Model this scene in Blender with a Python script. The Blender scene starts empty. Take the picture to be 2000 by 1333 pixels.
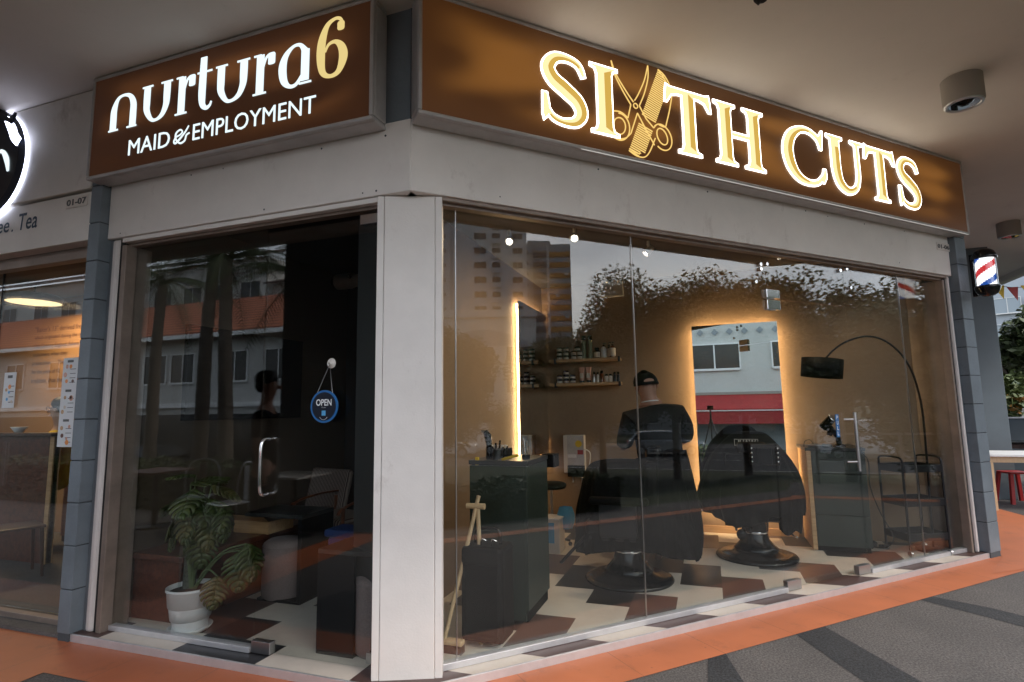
import bpy, math, random
from mathutils import Vector, Matrix
rnd = random.Random(7)
sc = bpy.context.scene
COL = sc.collection
R = math.radians
# ---------------------------------------------------------------- camera
cam_d = bpy.data.cameras.new('camera'); cam = bpy.data.objects.new('camera', cam_d); COL.objects.link(cam)
cam_d.sensor_width = 36.0; cam_d.lens = 36.0*1086.6/2000.0; cam_d.clip_start = 0.05; cam_d.clip_end = 1500
yaw, pit, rol = -0.3356, 0.122, -0.0161
fw = Vector((math.sin(yaw)*math.cos(pit), math.cos(yaw)*math.cos(pit), math.sin(pit)))
rt = Vector((math.cos(yaw), -math.sin(yaw), 0)); up = rt.cross(fw)
r2 = math.cos(rol)*rt+math.sin(rol)*up; u2 = -math.sin(rol)*rt+math.cos(rol)*up
mw = Matrix((r2, u2, -fw)).transposed().to_4x4(); mw.translation = Vector((1.5869, -2.7743, 1.5))
cam.matrix_world = mw
sc.camera = cam
# ---------------------------------------------------------------- world (bright overcast) and sun
w = bpy.data.worlds.new("World"); sc.world = w; w.use_nodes = True
nt = w.node_tree; nt.nodes.clear(); N = nt.nodes.new; Lk = nt.links.new
out = N('ShaderNodeOutputWorld'); bg = N('ShaderNodeBackground'); sky = N('ShaderNodeTexSky')
SUN_EL, SUN_ROT = R(48), R(115)
sky.sky_type = 'NISHITA'; sky.sun_disc = False; sky.sun_elevation = SUN_EL; sky.sun_rotation = SUN_ROT
sky.air_density = 1.2; sky.dust_density = 4.0; sky.ozone_density = 1.0
tc = N('ShaderNodeTexCoord'); mp = N('ShaderNodeMapping'); mp.inputs['Scale'].default_value = (1.0, 1.0, 3.0)
nz = N('ShaderNodeTexNoise'); nz.inputs['Scale'].default_value = 2.2; nz.inputs['Detail'].default_value = 7; nz.inputs['Roughness'].default_value = .55
cr = N('ShaderNodeValToRGB'); cr.color_ramp.elements[0].position = .36; cr.color_ramp.elements[0].color = (.30, .30, .30, 1); cr.color_ramp.elements[1].position = .66; cr.color_ramp.elements[1].color = (.95, .95, .95, 1)
mx = N('ShaderNodeMix'); mx.data_type = 'RGBA'
cl = N('ShaderNodeRGB'); cl.outputs[0].default_value = (4.6, 4.9, 5.4, 1)
Lk(tc.outputs['Generated'], mp.inputs[0]); Lk(mp.outputs[0], nz.inputs['Vector']); Lk(nz.outputs['Fac'], cr.inputs[0])
Lk(cr.outputs[0], mx.inputs[0]); Lk(sky.outputs[0], mx.inputs[6]); Lk(cl.outputs[0], mx.inputs[7])
sxz = N('ShaderNodeSeparateXYZ'); Lk(tc.outputs['Generated'], sxz.inputs[0]); mrz = N('ShaderNodeMapRange'); mrz.inputs[1].default_value = 0.05; mrz.inputs[2].default_value = .75; mrz.inputs[3].default_value = 1.65; mrz.inputs[4].default_value = .75
Lk(sxz.outputs[2], mrz.inputs[0]); vm = N('ShaderNodeVectorMath'); vm.operation = 'SCALE'; Lk(mx.outputs[2], vm.inputs[0]); Lk(mrz.outputs[0], vm.inputs['Scale'])   # overcast deck, brighter towards the horizon
Lk(vm.outputs[0], bg.inputs[0]); bg.inputs[1].default_value = 0.14; Lk(bg.outputs[0], out.inputs[0])
sd = bpy.data.lights.new('sun', 'SUN'); sd.energy = 0.9; sd.angle = R(14); sd.color = (1, .95, .88)
sun = bpy.data.objects.new('sun', sd); COL.objects.link(sun)
# sky texture: rotation is measured from +Y towards +X
sdir = Vector((math.sin(SUN_ROT)*math.cos(SUN_EL), math.cos(SUN_ROT)*math.cos(SUN_EL), math.sin(SUN_EL)))
sun.rotation_euler = sdir.to_track_quat('Z', 'Y').to_euler(); sun.location = (20, -20, 40)
sc.view_settings.view_transform = 'Standard'; sc.view_settings.look = 'None'; sc.view_settings.gamma = 1.0
sc.view_settings.exposure = 1.5
sc.render.resolution_x = 1024; sc.render.resolution_y = 682
sc.cycles.max_bounces = 8; sc.cycles.glossy_bounces = 5; sc.cycles.diffuse_bounces = 3
sc.cycles.transparent_max_bounces = 24; sc.cycles.caustics_reflective = False; sc.cycles.caustics_refractive = False
sc.cycles.sample_clamp_indirect = 4.0; sc.cycles.use_denoising = True
# ---------------------------------------------------------------- materials
MATS = {}
def mat(name, col, rough=.6, metal=0.0, var=0.0, vscale=4.0, bump=0.0, bscale=60.0, emit=None, estr=0.0, spec=.5, stretch=None, col2=None, coat=0.0, alpha=None):
    if name in MATS: return MATS[name]
    m = bpy.data.materials.new(name); m.use_nodes = True; t = m.node_tree; b = t.nodes['Principled BSDF']
    b.inputs['Base Color'].default_value = (*col, 1); b.inputs['Roughness'].default_value = rough
    b.inputs['Metallic'].default_value = metal; b.inputs['Specular IOR Level'].default_value = spec
    b.inputs['Coat Weight'].default_value = coat
    if emit: b.inputs['Emission Color'].default_value = (*emit, 1); b.inputs['Emission Strength'].default_value = estr
    co = t.nodes.new('ShaderNodeTexCoord'); mpn = t.nodes.new('ShaderNodeMapping'); t.links.new(co.outputs['Object'], mpn.inputs[0])
    if stretch: mpn.inputs['Scale'].default_value = stretch
    if var > 0 or col2:
        n = t.nodes.new('ShaderNodeTexNoise'); n.inputs['Scale'].default_value = vscale; n.inputs['Detail'].default_value = 6; n.inputs['Roughness'].default_value = .62
        t.links.new(mpn.outputs[0], n.inputs['Vector'])
        r = t.nodes.new('ShaderNodeValToRGB'); c2 = col2 if col2 else tuple(c*(1-var) for c in col)
        r.color_ramp.elements[0].position = .34; r.color_ramp.elements[1].position = .66
        r.color_ramp.elements[0].color = (*c2, 1); r.color_ramp.elements[1].color = (*[min(1, c*(1+var*.3)) for c in col], 1)
        t.links.new(n.outputs['Fac'], r.inputs[0]); t.links.new(r.outputs[0], b.inputs['Base Color'])
        rr = t.nodes.new('ShaderNodeMapRange'); rr.inputs['To Min'].default_value = max(.02, rough-.06); rr.inputs['To Max'].default_value = min(1, rough+.08)
        t.links.new(n.outputs['Fac'], rr.inputs['Value']); t.links.new(rr.outputs[0], b.inputs['Roughness'])
    if bump > 0:
        n2 = t.nodes.new('ShaderNodeTexNoise'); n2.inputs['Scale'].default_value = bscale; n2.inputs['Detail'].default_value = 4
        t.links.new(mpn.outputs[0], n2.inputs['Vector'])
        bp = t.nodes.new('ShaderNodeBump'); bp.inputs['Strength'].default_value = bump; bp.inputs['Distance'].default_value = .01
        t.links.new(n2.outputs['Fac'], bp.inputs['Height']); t.links.new(bp.outputs[0], b.inputs['Normal'])
    MATS[name] = m; return m
def emis(name, col, s):
    m = bpy.data.materials.new(name); m.use_nodes = True; t = m.node_tree; t.nodes.clear()
    e = t.nodes.new('ShaderNodeEmission'); e.inputs[0].default_value = (*col, 1); e.inputs[1].default_value = s
    o = t.nodes.new('ShaderNodeOutputMaterial'); t.links.new(e.outputs[0], o.inputs[0]); MATS[name] = m; return m
def glassmat(name, tint=(.93, .95, .94), f0=.047, rough=0.0):
    m = bpy.data.materials.new(name); m.use_nodes = True; t = m.node_tree; t.nodes.clear(); n = t.nodes.new
    o = n('ShaderNodeOutputMaterial'); tr = n('ShaderNodeBsdfTransparent'); gl = n('ShaderNodeBsdfGlossy'); mix = n('ShaderNodeMixShader')
    tr.inputs[0].default_value = (*tint, 1); gl.inputs['Roughness'].default_value = rough; gl.inputs['Color'].default_value = (1, 1, 1, 1)
    lw = n('ShaderNodeLayerWeight'); lw.inputs['Blend'].default_value = .5
    pw = n('ShaderNodeMath'); pw.operation = 'POWER'; pw.inputs[1].default_value = 5.0
    ml = n('ShaderNodeMath'); ml.operation = 'MULTIPLY_ADD'; ml.inputs[1].default_value = 1-f0; ml.inputs[2].default_value = f0
    t.links.new(lw.outputs['Facing'], pw.inputs[0]); t.links.new(pw.outputs[0], ml.inputs[0]); t.links.new(ml.outputs[0], mix.inputs[0])
    t.links.new(tr.outputs[0], mix.inputs[1]); t.links.new(gl.outputs[0], mix.inputs[2]); t.links.new(mix.outputs[0], o.inputs[0]); MATS[name] = m; return m
def wood(name, c1, c2, rough=.45, stretch=(1, 14, 14), sc_=3.0, coat=0.0):
    return mat(name, c1, rough, col2=c2, var=.2, vscale=sc_, stretch=stretch, bump=.08, bscale=8, coat=coat)
M_ = mat
M_('white_board', (.78, .74, .70), .6, var=.10, vscale=1.6, bump=.12, bscale=90)
M_('soffit_paint', (.72, .665, .62), .8, var=.07, vscale=.8, bump=.1, bscale=25)
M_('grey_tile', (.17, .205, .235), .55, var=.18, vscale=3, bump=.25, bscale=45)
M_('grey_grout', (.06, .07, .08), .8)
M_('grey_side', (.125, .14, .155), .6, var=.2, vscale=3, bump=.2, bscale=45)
M_('grey_wall', (.13, .16, .185), .7, var=.12, vscale=2)
M_('alu', (.50, .49, .49), .42, .25, var=.15, vscale=6)
M_('alu_light', (.66, .66, .68), .35, .6, var=.1, vscale=8)
M_('brown_frame', (.27, .215, .18), .45, .3, var=.25, vscale=5)
M_('pipe_white', (.62, .58, .56), .45, var=.1)
M_('black_gap', (.01, .01, .01), .8)
M_('chrome', (.82, .82, .83), .12, 1.0)
M_('steel', (.5, .5, .51), .3, 1.0, var=.1)
M_('black_gloss', (.004, .004, .005), .2, spec=.35)
M_('black_matte', (.005, .005, .006), .6, var=.3, vscale=9, spec=.1)
M_('black_metal', (.012, .013, .016), .35, .4)
M_('black_cloth', (.004, .004, .005), .8, bump=.3, bscale=200, spec=.08)
M_('beige_wall', (.275, .185, .115), .75, var=.10, vscale=2.2, bump=.12, bscale=40)
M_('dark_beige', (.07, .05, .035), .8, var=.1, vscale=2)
M_('tan_wall', (.34, .20, .10), .75, var=.06, vscale=2)
M_('ceil_inner', (.12, .10, .085), .85, var=.05)
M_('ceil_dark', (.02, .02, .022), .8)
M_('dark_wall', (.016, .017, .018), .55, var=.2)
M_('green_cab', (.022, .032, .026), .45, var=.15, vscale=3, bump=.05, bscale=30)
M_('counter_dark', (.028, .030, .031), .32, var=.15)
M_('cream_tile', (.68, .61, .53), .38, var=.10, vscale=5, bump=.05, bscale=30)
M_('char_tile', (.022, .021, .023), .35, var=.3, vscale=6)
M_('brown_tile', (.095, .055, .048), .36, var=.2, vscale=6)
M_('orange_tile', (.50, .165, .075), .5, var=.13, vscale=2.5, bump=.1, bscale=60)
M_('skin', (.36, .19, .13), .55, var=.08, vscale=9)
M_('skin_pale', (.55, .34, .24), .55)
M_('hair', (.006, .005, .005), .5, spec=.3)
M_('shirt_black', (.006, .006, .007), .85, var=.3, vscale=14, bump=.3, bscale=30)
M_('yellow_shirt', (.75, .55, .05), .8)
M_('pale_wood', (.62, .45, .27), .45, var=.12, vscale=8, stretch=(6, 6, 1))
wood('shelf_wood', (.56, .36, .19), (.42, .25, .12), stretch=(1, 14, 14))
wood('red_wood', (.135, .045, .026), (.075, .024, .016), .3, coat=.2, stretch=(8, 1, 8))
wood('chair_wood', (.20, .07, .03), (.12, .04, .02), .3)
wood('dark_wood', (.09, .038, .025), (.05, .022, .015), .4, stretch=(8, 8, 1))
M_('pot_white', (.72, .73, .74), .4, var=.05)
M_('soil', (.02, .014, .010), .95, bump=.8, bscale=50)
M_('leaf', (.022, .045, .012), .4, col2=(.07, .08, .02), vscale=7, spec=.4)
M_('leaf_old', (.045, .065, .018), .45, col2=(.13, .10, .035), vscale=9)
M_('stem', (.10, .13, .06), .6)
M_('moss', (.10, .10, .08), .9, var=.5, vscale=60, bump=.8, bscale=80)
M_('neon', (.62, .78, .02), .3, coat=.5)
M_('white_paint', (.80, .80, .80), .35, coat=.4)
M_('silver_paint', (.42, .44, .47), .25, .6, coat=.5)
M_('blue_paint', (.06, .30, .55), .4)
M_('cloth_grey', (.19, .15, .145), .95, var=.2, vscale=120, bump=.4, bscale=220)
M_('blue_bag', (.010, .035, .14), .5)
M_('white_text', (.78, .80, .80), .6)
M_('dark_text', (.025, .05, .085), .6)
M_('grey_text', (.10, .10, .10), .6)
M_('paper_white', (.72, .74, .76), .6)
M_('blue_rim', (.02, .14, .38), .4)
M_('navy', (.006, .010, .022), .35)
M_('sky_blue', (.10, .38, .68), .5)
M_('red', (.38, .02, .02), .5)
M_('yellow', (.75, .5, .03), .5)
M_('orange', (.8, .28, .05), .5)
M_('amber', (.12, .03, .008), .15, coat=.5)
M_('label_paper', (.62, .55, .47), .6)
M_('pink', (.62, .33, .24), .4)
M_('olive', (.19, .22, .13), .35)
M_('purple', (.10, .05, .08), .3)
M_('plastic_white', (.70, .66, .60), .45)
M_('rubber', (.012, .012, .012), .8)
M_('asphalt', (.035, .035, .037), .85, var=.2, vscale=.6, bump=.5, bscale=6)
M_('road_white', (.55, .55, .53), .7)
M_('grass', (.035, .05, .018), .9, col2=(.05, .05, .022), vscale=.8, bump=.8, bscale=12)
M_('hedge_leaf', (.035, .062, .018), .6, col2=(.07, .095, .03), vscale=2)
M_('tree_leaf', (.030, .052, .016), .6, col2=(.060, .082, .024), vscale=.5)
M_('tree_leaf2', (.05, .085, .02), .6, col2=(.10, .13, .035), vscale=.6)
M_('bark', (.07, .055, .04), .9, var=.4, vscale=6, bump=.8, bscale=14)
M_('palm_bark', (.11, .09, .07), .9, var=.3, vscale=3, stretch=(1, 1, 9), bump=.6, bscale=6)
M_('car_glass', (.015, .02, .022), .06)
M_('house_white', (.60, .60, .58), .8, var=.08, vscale=.5)
M_('tower_white', (.50, .52, .54), .8, var=.06, vscale=.1)
M_('tower_grey', (.30, .33, .36), .8)
M_('balc_orange', (.42, .20, .05), .7)
M_('balc_dark', (.07, .075, .085), .7)
M_('win_dark', (.008, .01, .012), .2)
M_('win_pale', (.2, .24, .27), .2)
M_('red_awning', (.36, .02, .025), .6, var=.15, vscale=3)
M_('blue_tarp', (.08, .3, .5), .5)
M_('mirror', (.86, .88, .87), 0.0, 1.0)
M_('suede', (.33, .30, .27), .85)
def cells(name, base, grout, su, sv, rough, u='x', v='z', line=.03, var=.12, offs=0.0, shiny=None):
    """tiles: grid lines every su, sv metres along two object axes"""
    m = bpy.data.materials.new(name); m.use_nodes = True; t = m.node_tree; b = t.nodes['Principled BSDF']; n = t.nodes.new
    co = n('ShaderNodeTexCoord'); sx = n('ShaderNodeSeparateXYZ'); t.links.new(co.outputs['Object'], sx.inputs[0])
    ax = dict(x=0, y=1, z=2); masks = []
    for a, s_ in ((u, su), (v, sv)):
        d = n('ShaderNodeMath'); d.operation = 'DIVIDE'; d.inputs[1].default_value = s_; t.links.new(sx.outputs[ax[a]], d.inputs[0])
        f = n('ShaderNodeMath'); f.operation = 'FRACT'; t.links.new(d.outputs[0], f.inputs[0])
        g = n('ShaderNodeMath'); g.operation = 'LESS_THAN'; g.inputs[1].default_value = line/s_ if s_ < 50 else 0; t.links.new(f.outputs[0], g.inputs[0]); masks.append(g)
    mxm = n('ShaderNodeMath'); mxm.operation = 'MAXIMUM'; t.links.new(masks[0].outputs[0], mxm.inputs[0]); t.links.new(masks[1].outputs[0], mxm.inputs[1])
    nn = n('ShaderNodeTexNoise'); nn.inputs['Scale'].default_value = 3; nn.inputs['Detail'].default_value = 6; t.links.new(co.outputs['Object'], nn.inputs['Vector'])
    r = n('ShaderNodeValToRGB'); r.color_ramp.elements[0].position = .3; r.color_ramp.elements[1].position = .7
    r.color_ramp.elements[0].color = (*[c*(1-var) for c in base], 1); r.color_ramp.elements[1].color = (*[min(1, c*(1+var*.5)) for c in base], 1)
    t.links.new(nn.outputs['Fac'], r.inputs[0])
    mi = n('ShaderNodeMix'); mi.data_type = 'RGBA'; mi.inputs[7].default_value = (*grout, 1); t.links.new(mxm.outputs[0], mi.inputs[0]); t.links.new(r.outputs[0], mi.inputs[6])
    t.links.new(mi.outputs[2], b.inputs['Base Color']); b.inputs['Roughness'].default_value = rough
    bp = n('ShaderNodeBump'); bp.inputs['Strength'].default_value = .5; bp.inputs['Distance'].default_value = .004; bp.invert = True
    t.links.new(mxm.outputs[0], bp.inputs['Height']); t.links.new(bp.outputs[0], b.inputs['Normal']); MATS[name] = m; return m
cells('orange_tile_r', (.50, .16, .07), (.33, .12, .06), .62, 90, .5, 'x', 'y', .006)
cells('orange_tile_l', (.46, .14, .06), (.33, .12, .06), .62, 90, .5, 'x', 'y', .006)
def speckle(name, base, rough=.75, amt=.5, scale=160):
    m = bpy.data.materials.new(name); m.use_nodes = True; t = m.node_tree; b = t.nodes['Principled BSDF']; n = t.nodes.new
    co = n('ShaderNodeTexCoord'); n1 = n('ShaderNodeTexNoise'); n1.inputs['Scale'].default_value = scale; n1.inputs['Detail'].default_value = 3; n1.inputs['Roughness'].default_value = .8
    n2 = n('ShaderNodeTexNoise'); n2.inputs['Scale'].default_value = 1.3; n2.inputs['Detail'].default_value = 8; n2.inputs['Roughness'].default_value = .65
    t.links.new(co.outputs['Object'], n1.inputs['Vector']); t.links.new(co.outputs['Object'], n2.inputs['Vector'])
    r = n('ShaderNodeValToRGB'); e = r.color_ramp.elements; e[0].position = .36; e[1].position = .66
    e[0].color = (*[c*(1-amt) for c in base], 1); e[1].color = (*[c*(1+amt) for c in base], 1)
    r2_ = n('ShaderNodeValToRGB'); r2_.color_ramp.elements[0].position = .3; r2_.color_ramp.elements[1].position = .7; r2_.color_ramp.elements[0].color = (.72, .72, .72, 1); r2_.color_ramp.elements[1].color = (1.12, 1.1, 1.08, 1)
    mi = n('ShaderNodeMix'); mi.data_type = 'RGBA'; mi.blend_type = 'MULTIPLY'; mi.inputs[0].default_value = 1
    t.links.new(n1.outputs['Fac'], r.inputs[0]); t.links.new(n2.outputs['Fac'], r2_.inputs[0]); t.links.new(r.outputs[0], mi.inputs[6]); t.links.new(r2_.outputs[0], mi.inputs[7])
    t.links.new(mi.outputs[2], b.inputs['Base Color']); b.inputs['Roughness'].default_value = rough
    bp = n('ShaderNodeBump'); bp.inputs['Strength'].default_value = .6; bp.inputs['Distance'].default_value = .003; t.links.new(n1.outputs['Fac'], bp.inputs['Height']); t.links.new(bp.outputs[0], b.inputs['Normal'])
    MATS[name] = m; return m
speckle('pave_mid', (.105, .098, .096), scale=80, amt=.65); speckle('pave_dark', (.034, .036, .040), scale=80, amt=.8); speckle('pave_light', (.13, .125, .122))
def stripes(name, c1, c2, c3, scale, axis='x', rough=.95):
    m = bpy.data.materials.new(name); m.use_nodes = True; t = m.node_tree; b = t.nodes['Principled BSDF']; n = t.nodes.new
    co = n('ShaderNodeTexCoord'); wv = n('ShaderNodeTexWave'); wv.bands_direction = axis.upper(); wv.inputs['Scale'].default_value = scale; wv.inputs['Distortion'].default_value = .6
    t.links.new(co.outputs['Object'], wv.inputs['Vector']); r = n('ShaderNodeValToRGB'); e = r.color_ramp.elements
    e[0].color = (*c1, 1); e[0].position = .2; e[1].color = (*c3, 1); e[1].position = .92; k = e.new(.6); k.color = (*c2, 1)
    t.links.new(wv.outputs['Fac'], r.inputs[0]); t.links.new(r.outputs[0], b.inputs['Base Color']); b.inputs['Roughness'].default_value = rough; MATS[name] = m; return m
stripes('chair_stripe', (.05, .03, .03), (.15, .10, .085), (.34, .28, .24), 16)
stripes('seat_stripe', (.09, .06, .05), (.24, .17, .13), (.42, .35, .29), 9, 'x')
stripes('roof_tile', (.20, .055, .025), (.42, .13, .06), (.50, .17, .08), .85, 'y', .8)
glassmat('pane'); glassmat('pane_dark', (.80, .80, .78), .043)
glassmat('clear_plastic', (.9, .93, .93), .08, .1)
def sign_face(name, base, hot, zlo, zhi, x0, x1):
    """translucent brown film; glow of tubes behind it painted as uneven emission"""
    m = bpy.data.materials.new(name); m.use_nodes = True; t = m.node_tree; b = t.nodes['Principled BSDF']; n = t.nodes.new
    co = n('ShaderNodeTexCoord'); mpn = n('ShaderNodeMapping'); mpn.inputs['Scale'].default_value = (1.1, 1, 4.2); t.links.new(co.outputs['Object'], mpn.inputs[0])
    nn = n('ShaderNodeTexNoise'); nn.inputs['Scale'].default_value = 1.15; nn.inputs['Detail'].default_value = 0.0; t.links.new(mpn.outputs[0], nn.inputs['Vector'])
    sx = n('ShaderNodeSeparateXYZ'); t.links.new(co.outputs['Object'], sx.inputs[0])
    def rng(o, a, b_, c=0., d=1.):
        r_ = n('ShaderNodeMapRange'); r_.interpolation_type = 'SMOOTHSTEP'
        for i, v_ in enumerate((a, b_, c, d)): r_.inputs[i+1].default_value = v_
        t.links.new(o, r_.inputs[0]); return r_.outputs[0]
    def mul(a, b_):
        q = n('ShaderNodeMath'); q.operation = 'MULTIPLY'; t.links.new(a, q.inputs[0]); t.links.new(b_, q.inputs[1]); return q.outputs[0]
    edge = mul(mul(rng(sx.outputs[2], zlo, zlo+.22), rng(sx.outputs[2], zhi, zhi-.22)), mul(rng(sx.outputs[0], x0, x0+.35), rng(sx.outputs[0], x1, x1-.45)))
    f = mul(rng(nn.outputs['Fac'], .36, .68), edge)  # noise blotches and edge falloff paint in the backlight
    mi = n('ShaderNodeMix'); mi.data_type = 'RGBA'; mi.inputs[6].default_value = (*base, 1); mi.inputs[7].default_value = (*hot, 1); t.links.new(f, mi.inputs[0])
    b.inputs['Base Color'].default_value = (.09, .035, .012, 1); b.inputs['Roughness'].default_value = .35
    t.links.new(mi.outputs[2], b.inputs['Emission Color']); b.inputs['Emission Strength'].default_value = 1.0; MATS[name] = m; return m
E0 = 0.165
sign_face('film_r', tuple(c*E0 for c in (.085, .031, .008)), tuple(c*E0 for c in (.42, .165, .032)), 3.22, 3.96, .03, 5.76)
sign_face('film_l', tuple(c*E0 for c in (.040, .014, .006)), tuple(c*E0 for c in (.24, .088, .026)), 3.22, 3.95, -2.54, -.19)
emis('lit_white', (1, .94, .84), 2.4); emis('lit_cream', (1, .84, .42), .40); emis('lit_gold', (.80, .50, .10), .30)
emis('lit_line', (1, .66, .20), .36); emis('lit_cool', (.80, .95, 1.0), .42); emis('lit_six', (.90, .70, .28), .32)
emis('led_warm', (1, .66, .33), 15.0); emis('led_line', (1, .97, .9), .25); emis('halo', (.72, .78, 1.0), 3.0)
emis('lamp_warm', (1, .74, .38), .62); emis('spot_face', (1, .90, .78), 30.0)

def add_dirt(name, scale, lo, hi, colr, amount, spots=None, streak=(1, 1, 1)):
    """marks with a shape of their own: smudges, and optional small round spots"""
    t = MATS[name].node_tree; n = t.nodes.new; b = t.nodes['Principled BSDF']; src = b.inputs['Base Color'].links[0].from_socket if b.inputs['Base Color'].links else None
    co = n('ShaderNodeTexCoord'); mp_ = n('ShaderNodeMapping'); mp_.inputs['Scale'].default_value = streak; t.links.new(co.outputs['Object'], mp_.inputs[0])
    a = n('ShaderNodeTexNoise'); a.inputs['Scale'].default_value = scale; a.inputs['Detail'].default_value = 8; a.inputs['Roughness'].default_value = .75; t.links.new(mp_.outputs[0], a.inputs['Vector'])
    r = n('ShaderNodeMapRange'); r.inputs[1].default_value = lo; r.inputs[2].default_value = hi; r.inputs[4].default_value = amount; t.links.new(a.outputs['Fac'], r.inputs[0]); fac = r.outputs[0]
    if spots:
        v = n('ShaderNodeTexVoronoi'); v.inputs['Scale'].default_value = spots[0]; t.links.new(co.outputs['Object'], v.inputs['Vector'])
        q = n('ShaderNodeMapRange'); q.inputs[1].default_value = spots[1]; q.inputs[2].default_value = spots[1]*.7; q.inputs[4].default_value = spots[2]; t.links.new(v.outputs['Distance'], q.inputs[0])
        x = n('ShaderNodeMath'); x.operation = 'MAXIMUM'; t.links.new(fac, x.inputs[0]); t.links.new(q.outputs[0], x.inputs[1]); fac = x.outputs[0]
    m = n('ShaderNodeMix'); m.data_type = 'RGBA'; m.inputs[7].default_value = (*colr, 1)
    if src: t.links.new(src, m.inputs[6])
    else: m.inputs[6].default_value = b.inputs['Base Color'].default_value
    t.links.new(fac, m.inputs[0]); t.links.new(m.outputs[2], b.inputs['Base Color'])
add_dirt('white_board', 3.5, .58, .74, (.34, .28, .24), .55, None, (1, 1, .55)); add_dirt('soffit_paint', 1.7, .60, .80, (.33, .29, .26), .4)
for nm in ('orange_tile_r', 'orange_tile_l', 'orange_tile'): add_dirt(nm, 4.5, .55, .78, (.16, .07, .045), .6, (6.0, .05, .5))
for nm in ('pave_mid', 'pave_dark', 'pave_light'): add_dirt(nm, 3.0, .58, .80, (.03, .03, .032), .6, (3.1, .06, .6))
for nm in ('cream_tile', 'brown_tile', 'char_tile'): add_dirt(nm, 5.0, .60, .85, (.10, .08, .07), .35)
add_dirt('grey_tile', 2.5, .58, .8, (.06, .065, .07), .5, None, (1, 1, .4)); add_dirt('house_white', .5, .55, .8, (.25, .24, .22), .6, None, (1, 1, .25)); add_dirt('tower_white', .12, .55, .8, (.22, .23, .24), .5, None, (1, 1, .3))
add_dirt('pipe_white', 4, .58, .8, (.3, .25, .22), .5)
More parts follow.
